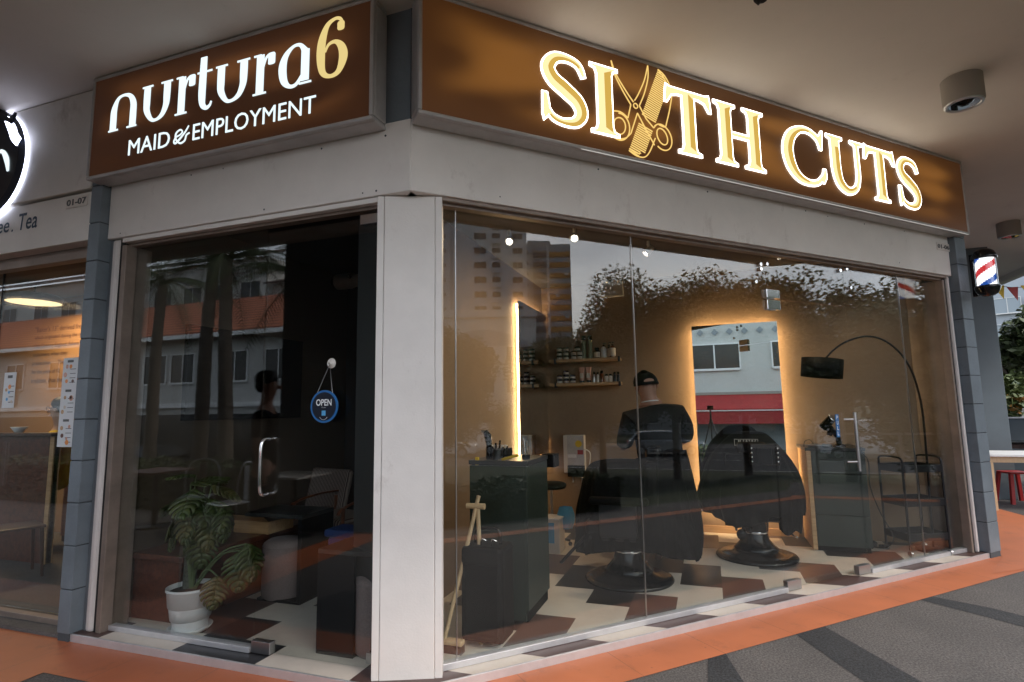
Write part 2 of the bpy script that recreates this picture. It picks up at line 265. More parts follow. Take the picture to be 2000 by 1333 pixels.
# ---------------------------------------------------------------- mesh helpers
def xf(M, p): return tuple(M @ Vector(p)) if M is not None else tuple(p)
class MB:
    def __init__(s): s.v = []; s.f = []; s.mi = []; s.sm = []; s.cur = 0
    def add(s, vs, fs, smooth=False, M=None):
        o = len(s.v); s.v += [xf(M, p) for p in vs]
        for f in fs: s.f.append(tuple(o+i for i in f)); s.mi.append(s.cur); s.sm.append(smooth)
        return s
    def box(s, x0, x1, y0, y1, z0, z1, M=None):
        v = [(x0, y0, z0), (x1, y0, z0), (x1, y1, z0), (x0, y1, z0), (x0, y0, z1), (x1, y0, z1), (x1, y1, z1), (x0, y1, z1)]
        return s.add(v, [(3, 2, 1, 0), (4, 5, 6, 7), (0, 1, 5, 4), (1, 2, 6, 5), (2, 3, 7, 6), (3, 0, 4, 7)], False, M)
    def poly(s, pts, M=None): return s.add(pts, [tuple(range(len(pts)))], False, M)
    def prism(s, pts, d, M=None):
        """pts: 3D polygon, d: extrusion vector"""
        n = len(pts); d = Vector(d); b = [tuple(Vector(p)+d) for p in pts]
        return s.add(list(pts)+b, [tuple(range(n)), tuple(range(2*n-1, n-1, -1))]+[(i, i+n, (i+1) % n+n, (i+1) % n) for i in range(n)], False, M)
    def tube(s, pts, r, seg=10, cap=True, M=None, flat=None):
        pts = [Vector(p) for p in pts]; n = len(pts); rs = r if isinstance(r, (list, tuple)) else [r]*n
        ring = []; prev = None
        for i in range(n):
            t = (pts[min(i+1, n-1)]-pts[max(i-1, 0)]).normalized()
            if prev is None:
                a = Vector((0, 0, 1)) if abs(t.z) < .9 else Vector((1, 0, 0)); u = t.cross(a).normalized()
            else:
                u = prev-t*prev.dot(t); u.normalize()
            prev = u; w_ = t.cross(u)
            for k in range(seg):
                a = 2*math.pi*k/seg; ring.append(tuple(pts[i]+(u*math.cos(a)+w_*math.sin(a)*(flat or 1))*rs[i]))
        fs = [(i*seg+k, i*seg+(k+1) % seg, (i+1)*seg+(k+1) % seg, (i+1)*seg+k) for i in range(n-1) for k in range(seg)]
        s.add(ring, fs, True, M)
        if cap: s.add(ring[:seg], [tuple(range(seg-1, -1, -1))], False, M); s.add(ring[-seg:], [tuple(range(seg))], False, M)
        return s
    def cyl(s, p0, p1, r0, r1=None, seg=20, M=None): return s.tube([p0, p1], [r0, r0 if r1 is None else r1], seg, True, M)
    def lathe(s, prof, c=(0, 0, 0), seg=28, M=None, sx=1., sy=1.):
        vs = []; n = len(prof)
        for r, z in prof:
            for k in range(seg):
                a = 2*math.pi*k/seg; vs.append((c[0]+r*math.cos(a)*sx, c[1]+r*math.sin(a)*sy, c[2]+z))
        fs = [(i*seg+k, i*seg+(k+1) % seg, (i+1)*seg+(k+1) % seg, (i+1)*seg+k) for i in range(n-1) for k in range(seg)]
        s.add(vs, fs, True, M)
        if prof[0][0] > 1e-4: s.add(vs[:seg], [tuple(range(seg-1, -1, -1))], False, M)
        if prof[-1][0] > 1e-4: s.add(vs[-seg:], [tuple(range(seg))], False, M)
        return s
    def ball(s, c, r, seg=18, rings=10, M=None):
        if not isinstance(r, (tuple, list)): r = (r, r, r)
        pr = [(math.sin(math.pi*i/rings), -math.cos(math.pi*i/rings)) for i in range(rings+1)]
        vs = [(c[0]+r[0]*a*math.cos(2*math.pi*k/seg), c[1]+r[1]*a*math.sin(2*math.pi*k/seg), c[2]+r[2]*b) for a, b in pr for k in range(seg)]
        fs = [(i*seg+k, i*seg+(k+1) % seg, (i+1)*seg+(k+1) % seg, (i+1)*seg+k) for i in range(rings) for k in range(seg)]
        return s.add(vs, fs, True, M)
    def grid(s, fn, nu, nv, smooth=True, closed=False, M=None):
        vs = [fn(i/(nu-(0 if closed else 1)), j/(nv-1)) for j in range(nv) for i in range(nu)]
        fs = []
        for j in range(nv-1):
            for i in range(nu if closed else nu-1):
                a, b = j*nu+i, j*nu+(i+1) % nu; fs.append((a, b, b+nu, a+nu))
        return s.add(vs, fs, smooth, M)
    def mat(s, i): s.cur = i; return s
    def build(s, name, mats, parent=None, bevel=0., loc=None, rot=None, label=None, cat=None, group=None, kind=None, solid=0.):
        me = bpy.data.meshes.new(name); me.from_pydata(s.v, [], s.f)
        if isinstance(mats, str): mats = [mats]
        for m in mats: me.materials.append(MATS[m])
        me.polygons.foreach_set('material_index', s.mi); me.polygons.foreach_set('use_smooth', s.sm); me.update()
        o = bpy.data.objects.new(name, me); COL.objects.link(o)
        if parent is not None: o.parent = parent
        if loc: o.location = loc
        if rot: o.rotation_euler = rot
        if solid: q = o.modifiers.new('thick', 'SOLIDIFY'); q.thickness = solid
        if bevel:
            q = o.modifiers.new('bevel', 'BEVEL'); q.width = bevel; q.segments = 2; q.limit_method = 'ANGLE'; q.angle_limit = R(40)
        tag(o, label, cat, group, kind); return o
def tag(o, label=None, cat=None, group=None, kind=None):
    if label: o['label'] = label
    if cat: o['category'] = cat
    if group: o['group'] = group
    if kind: o['kind'] = kind
    return o
def thing(name, label, cat, loc=(0, 0, 0), rz=0, group=None):
    o = bpy.data.objects.new(name, None); o.empty_display_size = .1; COL.objects.link(o); o.location = loc; o.rotation_euler = (0, 0, rz)
    return tag(o, label, cat, group)
KIDS = {}
def copy_tree(o, parent=None, label=None, loc=None, rz=None, scale=None):
    c = o.copy(); COL.objects.link(c); c.parent = parent
    if label: c['label'] = label
    if loc is not None: c.location = loc
    if rz is not None: c.rotation_euler = (0, 0, rz)
    if scale is not None: c.scale = scale
    for ch in [x for x in ALLCH(o)]: copy_tree(ch, c)
    return c
def ALLCH(o): return [x for x in COL.objects if x.parent is o]
def cr_(pts, n=6, closed=False):
    """catmull-rom through tuples of any length"""
    P = [list(p) for p in pts]; m = len(P); outp = []
    rngs = range(m) if closed else range(m-1)
    for i in rngs:
        g = lambda k: P[k % m] if closed else P[min(max(k, 0), m-1)]
        a, b, c, d = g(i-1), g(i), g(i+1), g(i+2)
        for j in range(n):
            t = j/n; outp.append(tuple(.5*((2*b[q])+(c[q]-a[q])*t+(2*a[q]-5*b[q]+4*c[q]-d[q])*t*t+(-a[q]+3*b[q]-3*c[q]+d[q])*t**3) for q in range(len(b))))
    if not closed: outp.append(tuple(P[-1]))
    return outp
def ribbon(path):
    """path: (x, z, width) -> closed outline polygon"""
    L_, R_ = [], []; n = len(path)
    for i in range(n):
        a = path[max(i-1, 0)]; b = path[min(i+1, n-1)]; dx, dz = b[0]-a[0], b[1]-a[1]; l = math.hypot(dx, dz) or 1
        nx, nz_ = -dz/l, dx/l; h = path[i][2]/2
        L_.append((path[i][0]+nx*h, path[i][1]+nz_*h)); R_.append((path[i][0]-nx*h, path[i][1]-nz_*h))
    return L_+R_[::-1], L_, R_
def area(p): return sum(p[i][0]*p[(i+1) % len(p)][1]-p[(i+1) % len(p)][0]*p[i][1] for i in range(len(p)))/2
def inset(p, d):
    if area(p) < 0: p = p[::-1]
    n = len(p); o = []
    for i in range(n):
        a, b, c = p[i-1], p[i], p[(i+1) % n]
        d1 = Vector((b[0]-a[0], b[1]-a[1])); d2 = Vector((c[0]-b[0], c[1]-b[1]))
        if d1.length < 1e-6 or d2.length < 1e-6: o.append(b); continue
        d1.normalize(); d2.normalize(); n1 = Vector((-d1.y, d1.x)); n2 = Vector((-d2.y, d2.x)); mm = n1+n2
        k = mm.length_squared; mm = mm*(2/k) if k > .3 else n1
        if mm.length > 1.6: mm = mm.normalized()*1.6
        o.append((b[0]+mm.x*d, b[1]+mm.y*d))
    return o
def plate(mb, poly, y, th):
    """flat raised shape facing -y, front at y, thickness th"""
    if area(poly) < 0: poly = poly[::-1]
    mb.prism([(x, y, z) for x, z in poly], (0, th, 0))
def text_into(mb, body, x0, x1, z0, z1, y, th=.002, shear=0., offset=0., mirror=False, spacing=1.0, M=None, keep=False):
    cu = bpy.data.curves.new('t', 'FONT'); cu.body = body; cu.shear = shear; cu.offset = offset; cu.space_character = spacing; cu.resolution_u = 3
    o = bpy.data.objects.new('t', cu); COL.objects.link(o); dg = bpy.context.evaluated_depsgraph_get(); me = bpy.data.meshes.new_from_object(o.evaluated_get(dg))
    vs = [v.co.copy() for v in me.vertices]; fs = [tuple(p.vertices) for p in me.polygons]
    bpy.data.objects.remove(o); bpy.data.curves.remove(cu); bpy.data.meshes.remove(me)
    if not vs: return
    ax, bx = min(v.x for v in vs), max(v.x for v in vs); ay, by = min(v.y for v in vs), max(v.y for v in vs)
    if keep:
        k = (z1-z0)/(by-ay); x1 = x0+(bx-ax)*k
    q = []
    for v in vs:
        u = (v.x-ax)/(bx-ax); u = 1-u if mirror else u
        q.append((x0+u*(x1-x0), y, z0+(v.y-ay)/(by-ay)*(z1-z0)))
    mb.add(q, [f if not mirror else f[::-1] for f in fs], False, M)
    if th:
        # side walls along boundary edges give the letters thickness
        from collections import Counter
        cnt = Counter()
        for f in fs:
            for a, b in zip(f, f[1:]+f[:1]): cnt[(min(a, b), max(a, b))] += 1
        bd = [e for e, c in cnt.items() if c == 1]
        vv = []; ff = []
        for a, b in bd:
            i = len(vv); pa, pb = q[a], q[b]; vv += [pa, pb, (pb[0], pb[1]+th, pb[2]), (pa[0], pa[1]+th, pa[2])]; ff.append((i, i+1, i+2, i+3))
        mb.add(vv, ff, False, M)
# ---------------------------------------------------------------- the shop building
A45 = R(45)
bld = thing('shop_building', 'corner shophouse with pale fascia, grey tiled pillars and a wide flat soffit', 'building')
def part(name, mb, m, bevel=0., r45=False, parent=None, **k):
    return mb.build(name, m, parent or bld, bevel, rot=(0, 0, A45) if r45 else None, **k)
part('fascia', MB().box(-2.528, -.0, 0, .12, 2.79, 3.24), 'white_board', .006)
part('fascia', MB().box(0.003, 5.692, 0, .12, 2.79, 3.24), 'white_board', .006, True)
part('upper_wall', MB().box(-2.545, -.0, .03, .2, 3.24, 3.98), 'grey_tile')
part('upper_wall', MB().box(.003, 5.75, .03, .2, 3.24, 3.98), 'grey_tile', 0, True)
# soffit over the walkway
pl = [(-14, -3.05), (1.27, -3.05), (7.27, 2.95), (7.27, 17), (-14, 17)]
part('soffit', MB().prism([(x, y, 3.98) for x, y in pl], (0, 0, .3)), 'soffit_paint')
for a, b in (((-14, -3.05), (1.27, -3.05)), ((1.27, -3.05), (7.27, 2.95)), ((7.27, 2.95), (7.27, 17))):
    a, b = Vector((*a, 0)), Vector((*b, 0)); d = (b-a).normalized(); nn = Vector((d.y, -d.x, 0)); e = nn*.14
    q = [a, b, b+e+d*.05, a+e-d*.05]
    part('edge_beam', MB().prism([(p.x, p.y, 3.87) for p in q], (0, 0, .5)), 'soffit_paint')
part('canopy_column', MB().box(-3.95, -2.25, -3.75, -3.2, -.2, 3.98), 'grey_wall', .01)
part('canopy_column', MB().box(7.0, 7.4, 8.9, 9.3, -.2, 3.98), 'grey_wall', .01)
part('far_pillar', MB().box(5.28, 5.97, 8.0, 8.7, 0, 3.98), 'grey_wall', .01)
# tiled pillars
def tiled(frame45, x0, x1, oy):
    g = MB().box(x0+.004, x1-.004, -oy+.006, .25, 0, 3.98); b = MB()
    z = .05
    while z < 3.98:
        z1 = min(z+.2856, 3.98); b.box(x0, x1, -oy, .06, z+.004, z1-.004); z = z1
    core = part('pillar_core', g, 'grey_grout', 0, frame45)
    t_ = part('pillar_tiles', b, 'grey_tile', .004, frame45)
tiled(False, -2.645, -2.53, .06)
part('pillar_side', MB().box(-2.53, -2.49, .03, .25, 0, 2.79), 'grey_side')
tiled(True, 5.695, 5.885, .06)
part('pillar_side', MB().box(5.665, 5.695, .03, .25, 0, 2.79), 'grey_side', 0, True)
bump_ = MB(); bump_.prism([(0.02, .03, 3.24), (-.19, .03, 3.24), (-.19, .2, 3.24), (.10, .2, 3.24)], (0, 0, .74))
# corner column, chamfered between the two fronts
cc = Vector((-.045, .075, 0)); cu = Vector((.924, .383, 0)); cn = Vector((.383, -.924, 0))
def colbox(u0, u1, n0, n1, z0, z1):
    q = [cc+cu*u0+cn*n1, cc+cu*u1+cn*n1, cc+cu*u1+cn*n0, cc+cu*u0+cn*n0]
    return MB().prism([(p.x, p.y, z0) for p in q], (0, 0, z1-z0))
part('corner_column', colbox(-.150, .150, -.10, .004, 0, 2.786), 'white_board', .004)
part('column_trim', colbox(-.193, -.152, -.10, 0, 0, 2.786), 'white_board', .003)
part('column_trim', colbox(.152, .193, -.10, 0, 0, 2.786), 'white_board', .003)
# white roller guide pipes beside the pillars
part('guide_pipe', MB().box(-2.487, -2.425, .01, .07, .05, 2.785), 'pipe_white', .02)
part('guide_pipe', MB().box(5.625, 5.662, .01, .07, .05, 2.785), 'pipe_white', .018, True)
part('dark_gap', MB().box(-2.424, -2.395, .03, .09, .05, 2.785), 'black_gap')
part('dark_gap', MB().box(5.60, 5.624, .035, .09, .05, 2.785), 'black_gap', 0, True)
# inner walls
part('party_wall', MB().box(-.56, -.44, .30, 4.27, 0, 3.1), 'beige_wall')
part('party_wall', MB().prism([(-.44, .30, 0), (-.56, .30, 0), (-.24, .15, 0), (-.16, .15, 0)], (0, 0, 3.1)), 'dark_wall')
part('back_wall', MB().box(-.44, 4.08, 4.27, 4.4, 0, 3.1), 'beige_wall')
part('side_wall', MB().box(3.94, 4.08, 4.4, 16, 0, 3.98), 'grey_wall')
part('side_wall', MB().box(5.62, 5.70, .251, .5, 0, 3.1), 'brown_frame', 0, True)
part('inner_ceiling', MB().prism([(x, y, 3.1) for x, y in ((-.5, .13), (-.04, .13), (4.06, 4.25), (4.06, 4.4), (-.5, 4.4))], (0, 0, .1)), 'ceil_inner')
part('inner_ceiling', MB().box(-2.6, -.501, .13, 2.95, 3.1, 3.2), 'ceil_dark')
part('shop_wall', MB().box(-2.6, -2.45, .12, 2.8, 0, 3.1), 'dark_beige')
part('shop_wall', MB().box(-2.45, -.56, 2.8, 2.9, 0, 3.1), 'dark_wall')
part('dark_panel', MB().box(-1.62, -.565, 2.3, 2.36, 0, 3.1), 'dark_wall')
# neighbour unit
part('fascia', MB().box(-9, -2.65, -.045, .12, 2.79, 3.165), 'white_board', .006)
part('fascia', MB().box(-9, -2.65, -.06, .12, 3.185, 3.975), 'white_board', .008)
part('shop_wall', MB().box(-9, -2.6, 2.25, 2.35, 0, 3.1), 'tan_wall')
part('shop_wall', MB().box(-9.1, -9, 0, 3, 0, 3.1), 'tan_wall')
part('inner_ceiling', MB().box(-9, -2.6, .13, 3, 3.1, 3.2), 'ceil_inner')
for wd_, xa, xb, za, zb in (('ee', -3.735, -3.585, 2.962, 3.045), ('.', -3.555, -3.535, 2.958, 2.978), ('Tea', -3.475, -3.250, 2.958, 3.095)):
    tx = MB(); text_into(tx, wd_, xa, xb, za, zb, -.049, 0, shear=.12, offset=.01); part('painted_lettering', tx, 'dark_text')
def number_plate(txt, x0, x1, z0, z1, r45, lab):
    p = thing('unit_number', lab, 'number plate', (0, 0 if r45 else -.046, 0), rz=A45 if r45 else 0)
    MB().box(x0, x1, -.006, -.001, z0, z1).build('backplate', 'soffit_paint', p, .001)
    m = MB(); text_into(m, txt, x0+.012, x1-.012, z0+.018, z1-.018, -.009, .003, offset=.02); m.build('lettering', 'grey_text', p)
number_plate('01-07', -2.93, -2.695, 3.06, 3.145, False, 'small plate reading 01-07 on the fascia above the lamp-lit cafe')
number_plate('01-06', 5.47, 5.70, 3.045, 3.125, True, 'small plate reading 01-06 under the far end of the scissors sign')
# ---------------------------------------------------------------- floors and ground
def floor_tiles():
    import bmesh
    bm = bmesh.new(); c = .325; x0, y0 = .31, .56
    for i in range(-10, 13):
        for j in range(-3, 13):
            ax, ay = x0+i*c, y0+j*c
            jj = j+i; m4 = jj % 4     # 0,1 -> coloured pair, 2,3 -> cream
            if m4 in (0, 1):
                m = (jj-m4)//4
                brown = ((m-i//2) % 2 == 0) if i % 2 == 0 else ((m-(i+1)//2) % 2 == 1)
                mi = 2 if brown else 1
            else: mi = 0
            vs = [bm.verts.new(p) for p in ((ax, ay, .05), (ax+c, ay, .05), (ax+c, ay+c, .05), (ax, ay+c, .05))]
            f = bm.faces.new(vs); f.material_index = mi
    bmesh.ops.remove_doubles(bm, verts=bm.verts, dist=1e-4)
    def cut(co, no): bmesh.ops.bisect_plane(bm, geom=bm.verts[:]+bm.edges[:]+bm.faces[:], plane_co=co, plane_no=no, clear_outer=True)
    s_ = math.sqrt(.5); cut((s_*.03, -s_*.03, 0), (s_, -s_, 0)); cut((0, -.03, 0), (0, -1, 0)); cut((0, 4.27, 0), (0, 1, 0)); cut((-2.6, 0, 0), (-1, 0, 0)); cut((4.1, 0, 0), (1, 0, 0))
    me = bpy.data.meshes.new('shop_floor'); bm.to_mesh(me); bm.free()
    for m in ('cream_tile', 'char_tile', 'brown_tile'): me.materials.append(MATS[m])
    o = bpy.data.objects.new('shop_floor', me); COL.objects.link(o); tag(o, kind='structure')
floor_tiles()
MB().box(-9, -2.62, -.03, 2.25, -.1, .03).build('cafe_floor', 'pave_light', kind='structure')
part('floor_edge', MB().box(-2.62, .012, -.045, -.031, -.02, .052), 'alu_light', .002)
part('floor_edge', MB().box(-.012, 5.84, -.045, -.031, -.02, .052), 'alu_light', .002, True)
part('floor_base', MB().prism([(-2.6, .0, -.1), (.02, 0, -.1), (4.2, 4.2, -.1), (-2.6, 4.2, -.1)], (0, 0, .145)), 'grey_grout')
pv = [(-30, -3.7), (1.55, -3.7), (8.2, 2.95), (9.3, 3.2), (9.3, 30), (-30, 30)]
MB().prism([(x, y, -.3) for x, y in pv], (0, 0, .3)).build('pavement', 'pave_mid', kind='structure')
gr_ = MB(); gr_.poly([(-600, -600, -1.4), (600, -600, -1.4), (600, 600, -1.4), (-600, 600, -1.4)]); gr_.build('ground', 'grass', kind='structure')
# orange tile borders, 4 mm above the pavement
def sheet(name, pts, m, z=.004, rz=0): return MB().poly([(x, y, z) for x, y in pts]).build(name, m, kind='structure', rot=(0, 0, rz))
t8 = .4142
sheet('tile_border', [(.03*t8, -.03), (5.9, -.03), (6.7, -.40), (.40*t8, -.40)], 'orange_tile_r', rz=A45)
sheet('tile_border', [(-12, -.03), (-.03*t8, -.03), (-.40*t8, -.40), (-2.2, -.40), (-2.2, -3.6), (-2.75, -3.6), (-2.75, -.47), (-12, -.47)], 'orange_tile_l')
sheet('tile_border', [(3.85, 3.40), (4.62, 3.95), (5.45, 6.3), (5.2, 8.0), (4.2, 7.0), (4.2, 4.1)], 'orange_tile', .008)
sheet('tile_border', [(1.30, -3.15), (7.3, 2.85), (7.6, 3.0), (7.6, 8), (7.35, 8), (7.35, 3.15), (1.21, -2.93)], 'orange_tile', .004)
for p in ([(2.03, 1.52), (2.24, 1.70), (2.75, .66), (2.47, .50)], [(1.50, 1.00), (1.60, 1.05), (1.78, .30), (1.50, .30)], [(3.0, 2.50), (3.12, 2.60), (3.45, 2.42), (4.2, 1.75), (4.02, 1.52), (3.35, 2.19)],
          [(-1.6, -.45), (-.2, -.45), (-.4, -1.2), (-1.4, -1.2)], [(5.2, 4.2), (5.4, 4.0), (5.9, 6.2), (5.6, 6.3)], [(-3.2, -.6), (-2.9, -.6), (-3.2, -2.5), (-3.6, -2.5)]):
    sheet('paving_band', p, 'pave_dark', .002)
# ---------------------------------------------------------------- shopfronts
def pane(parent, name, x0, x1, z0, z1, y=.1, m='pane', th=.010):
    return MB().box(x0, x1, y, y+th, z0, z1).build(name, m, parent)
def stud(parent, name, x, z, y=.1, r=.018, l=.02):
    return MB().cyl((x, y, z), (x, y-l, z), r, r*.8, 16).build(name, 'chrome', parent)
sf = thing('shopfront', 'long frameless glass shopfront of the barber shop with a glass door', 'shopfront', rz=A45)
MB().box(.20, 5.63, .055, .115, 2.748, 2.79).box(.20, 5.63, .018, .054, 2.765, 2.789).build('top_rail', 'brown_frame', sf, .003)
MB().box(.20, 3.04, .075, .13, .051, .088).box(4.09, 5.60, .075, .13, .051, .088).build('bottom_rail', 'alu_light', sf, .003)
MB().box(5.57, 5.60, .03, .24, .05, 2.748).build('side_frame', 'brown_frame', sf, .004)
for a, b, z0 in ((.215, .315, .088), (.319, 1.675, .088), (1.680, 3.035, .088), (4.088, 4.918, .088), (4.923, 5.568, .088)): pane(sf, 'glass_pane', a, b, z0, 2.75)
pane(sf, 'glass_transom', 3.040, 4.083, 2.385, 2.75)
for x in (.317, 1.6775, 4.92): MB().box(x-.002, x+.002, .099, .111, .088, 2.75).build('silicone_joint', 'steel', sf)
dr = pane(sf, 'glass_door', 3.045, 4.078, .072, 2.375)
for (x0, x1, z0, z1) in ((3.045, 3.20, 2.29, 2.372), (3.045, 3.20, .058, .13), (3.92, 4.078, .058, .13)):
    MB().box(x0, x1, .082, .128, z0, z1).build('patch_fitting', 'chrome' if z0 > 1 else 'steel', dr, .003)
MB().box(3.045, 3.20, .082, .128, 2.387, 2.46).build('patch_fitting', 'chrome', sf, .003)
for x, z in ((3.0, 2.665), (3.0, 2.625), (3.075, 2.675), (2.93, 2.51), (4.03, 2.71), (4.125, 2.735), (4.16, 2.56)): stud(sf, 'glass_bolt', x, z)
hb = MB().cyl((3.99, .045, .92), (3.99, .045, 1.425), .014).cyl((3.99, .045, 1.365), (3.92, .10, 1.365), .009).cyl((3.99, .045, 1.0), (3.92, .10, 1.0), .009)
hb.build('handle', 'steel', dr)
st = MB().box(3.80, 3.842, .094, .0985, 1.215, 1.41); ps = st.build('sticker', 'blue_rim', dr)
for i, ch in enumerate('PULL'):
    m = MB(); text_into(m, ch, 3.810, 3.832, 1.368-i*.046, 1.400-i*.046, .0925, 0, offset=.02); m.build('lettering', 'white_text', ps)
sg = thing('shopfront', 'glass front with a hinged door beside the corner column, below the dark brown sign', 'shopfront')
MB().box(-2.39, -.19, .06, .125, 2.735, 2.785).build('top_rail', 'brown_frame', sg, .003)
MB().box(-2.39, -.19, .015, .058, 2.755, 2.787).build('top_trim', 'white_board', sg, .003)
MB().box(-2.35, -1.135, .075, .13, .051, .085).build('bottom_rail', 'alu_light', sg, .003)
MB().box(-2.394, -2.35, .02, .22, .05, 2.735).build('side_frame', 'brown_frame', sg, .004)
pane(sg, 'glass_pane', -2.35, -1.135, .085, 2.735)
dl = pane(sg, 'glass_door', -1.128, -.22, .062, 2.70)
MB().box(-1.128, -.985, .082, .128, .055, .125).build('patch_fitting', 'steel', dl, .003)
MB().box(-.40, -.22, .082, .128, 2.655, 2.72).build('patch_fitting', 'chrome', dl, .003)
hp = cr_([(-1.06, .10, 1.335), (-1.06, .06, 1.337), (-1.06, .035, 1.30), (-1.06, .03, 1.17), (-1.06, .035, 1.03), (-1.06, .06, .995), (-1.06, .10, .998)], 6)
MB().tube(hp, .0105, 12).build('handle', 'chrome', dl)
sn = thing('shopfront', 'glass front of the warm lit cafe left of the grey pillar', 'shopfront')
MB().box(-9, -2.65, .06, .14, 2.70, 2.79).build('top_rail', 'brown_frame', sn, .003)
MB().box(-9, -2.65, .075, .13, .03, .07).build('bottom_rail', 'brown_frame', sn, .003)
for a, b in ((-3.965, -2.65), (-5.2, -3.975), (-6.5, -5.21), (-7.8, -6.51)): pane(sn, 'glass_pane', a, b, .07, 2.71, .15, 'pane')
MB().box(-3.975, -3.965, .148, .162, .07, 2.71).build('silicone_joint', 'rubber', sn)
MB().tube([(-3.86, .09, .95), (-3.86, .09, 1.30)], .012, 12).build('handle', 'steel', sn)
# screws and scuffs on the pale cladding
rs = random.Random(5)
for k in range(16):
    r45 = k % 2 == 0; x = rs.uniform(.2, 5.5) if r45 else rs.uniform(-2.4, -.1); z = rs.choice((2.82, 3.16, 3.17, 2.84))
    m = MB(); m.cyl((x, .0, z), (x, -.0015, z), rs.uniform(.004, .007), seg=10); part('fascia_screw', m, 'grey_grout', 0, r45)
# ---------------------------------------------------------------- lightbox signs
def lightbox(name, lab, x0, x1, z0, z1, r45, face, dep=.15):
    s_ = thing('lightbox_sign', lab, 'sign', rz=A45 if r45 else 0); b = .032
    MB().box(x0, x1, -dep+.02, -.002, z0, z0+b).box(x0, x1, -dep+.02, -.002, z1-b, z1).box(x0, x0+b, -dep+.02, -.002, z0+b, z1-b).box(x1-b, x1, -dep+.02, -.002, z0+b, z1-b).build('frame', 'alu', s_, .012)
    fr = MB(); y0, y1 = -dep-.008, -dep+.022; c = .026
    for k in (0, 1):
        zz = z0 if k == 0 else z1-c; fr.box(x0, x1, y0, y1, zz, zz+c)
        xx = x0 if k == 0 else x1-c; fr.box(xx, xx+c, y0, y1, z0+c, z1-c)
    fr.build('front_rail', 'alu', s_, .009)
    MB().box(x0+.024, x1-.024, -dep, -dep+.006, z0+.024, z1-.024).build('face', face, s_)
    return s_
SR = lightbox('r', 'wide brown lit sign reading SIXTH CUTS with scissors and comb', .0, 5.79, 3.195, 3.978, True, 'film_r')
SL = lightbox('l', 'dark brown lit sign reading nurtura6 MAID & EMPLOYMENT', -2.57, -.165, 3.19, 3.972, False, 'film_l')
MB().box(1.1, 5.75, -.1615, -.1595, 3.189, 3.1925).build('light_strip', 'led_line', SR)
YF = -.1502
def letter(parent, polys, golds=(), b=.0115, name='letter', lvl=0):
    m = MB(); e = lvl*.0006
    for i, p in enumerate(polys): m.mat(0); plate(m, p, YF-.006-e-i*.0004, .006+e)
    for i, p in enumerate(polys): m.mat(1); plate(m, inset(p, b), YF-.0085-e-i*.0004, .0018)
    for i, p in enumerate(golds): m.mat(2); plate(m, p, YF-.0105-e-i*.0004, .0012)
    return m.build(name, ['lit_white', 'lit_cream', 'lit_gold'], parent)
B0, T0 = 3.33, 3.838
def stem(cx, w, z0=B0, z1=T0, sw=.05, top=True, bot=True, sh=.028, br=.045):
    a, b_ = cx-w/2, cx+w/2; p = []
    if bot: p += [(a, z0+sh+br), (a-.012, z0+sh+.012), (a-sw, z0+sh), (a-sw, z0), (b_+sw, z0), (b_+sw, z0+sh), (b_+.012, z0+sh+.012), (b_, z0+sh+br)]
    else: p += [(a, z0), (b_, z0)]
    if top: p += [(b_, z1-sh-br), (b_+.012, z1-sh-.012), (b_+sw, z1-sh), (b_+sw, z1), (a-sw, z1), (a-sw, z1-sh), (a-.012, z1-sh-.012), (a, z1-sh-br)]
    else: p += [(b_, z1), (a, z1)]
    return p
def gold_stem(cx, w, z0=B0, z1=T0, top=True, bot=True, b=.0115):
    h = w/2-b; return [(cx, z0+b+.045), (cx+h, z0+b+.02) if bot else (cx+h, z0+.03), (cx+h, z1-b-.02) if top else (cx+h, z1-.03), (cx, z1-b-.045)]
def path_letter(parent, path, extra=(), gold_side=1, b=.0115, trim=(1, 1), egold=()):
    """swept serif letter: outline plus gold on one side of the centre line"""
    poly, L_, R_ = ribbon(path); g = []
    n = len(path); side = R_ if gold_side > 0 else L_
    i0, i1 = trim; idx = range(i0, n-i1)
    cen = [(path[i][0], path[i][1]) for i in idx]
    edge = []
    for i in idx:
        w_ = path[i][2]/2; k = max(0, (w_-b*1.05))/max(w_, 1e-5); edge.append((path[i][0]+(side[i][0]-path[i][0])*k, path[i][1]+(side[i][1]-path[i][1])*k))
    m = MB(); m.mat(0); plate(m, poly, YF-.006, .006)
    for i, p in enumerate(extra): plate(m, p, YF-.0066-i*.0004, .0066)
    m.mat(1)
    ins = [(path[i][0], path[i][1], max(.004, path[i][2]-2*b)) for i in range(n)]
    d0 = Vector((ins[0][0]-ins[1][0], ins[0][1]-ins[1][1])); d1 = Vector((ins[-1][0]-ins[-2][0], ins[-1][1]-ins[-2][1]))
    if d0.length: d0.normalize(); ins[0] = (ins[0][0]-d0.x*b*.9, ins[0][1]-d0.y*b*.9, ins[0][2])
    if d1.length: d1.normalize(); ins[-1] = (ins[-1][0]-d1.x*b*.9, ins[-1][1]-d1.y*b*.9, ins[-1][2])
    plate(m, ribbon(ins)[0], YF-.0085, .0018)
    for i, p in enumerate(extra): plate(m, inset(p, b*.9), YF-.0089-i*.0004, .0018)
    m.mat(2)
    for i in range(len(cen)-1):
        q = [cen[i], cen[i+1], edge[i+1], edge[i]]
        if abs(area(q)) > 1e-7: plate(m, q, YF-.0105, .0012)
    for i, p in enumerate(egold): plate(m, p, YF-.0109-i*.0003, .0012)
    return m.build('letter', ['lit_white', 'lit_cream', 'lit_gold'], parent)
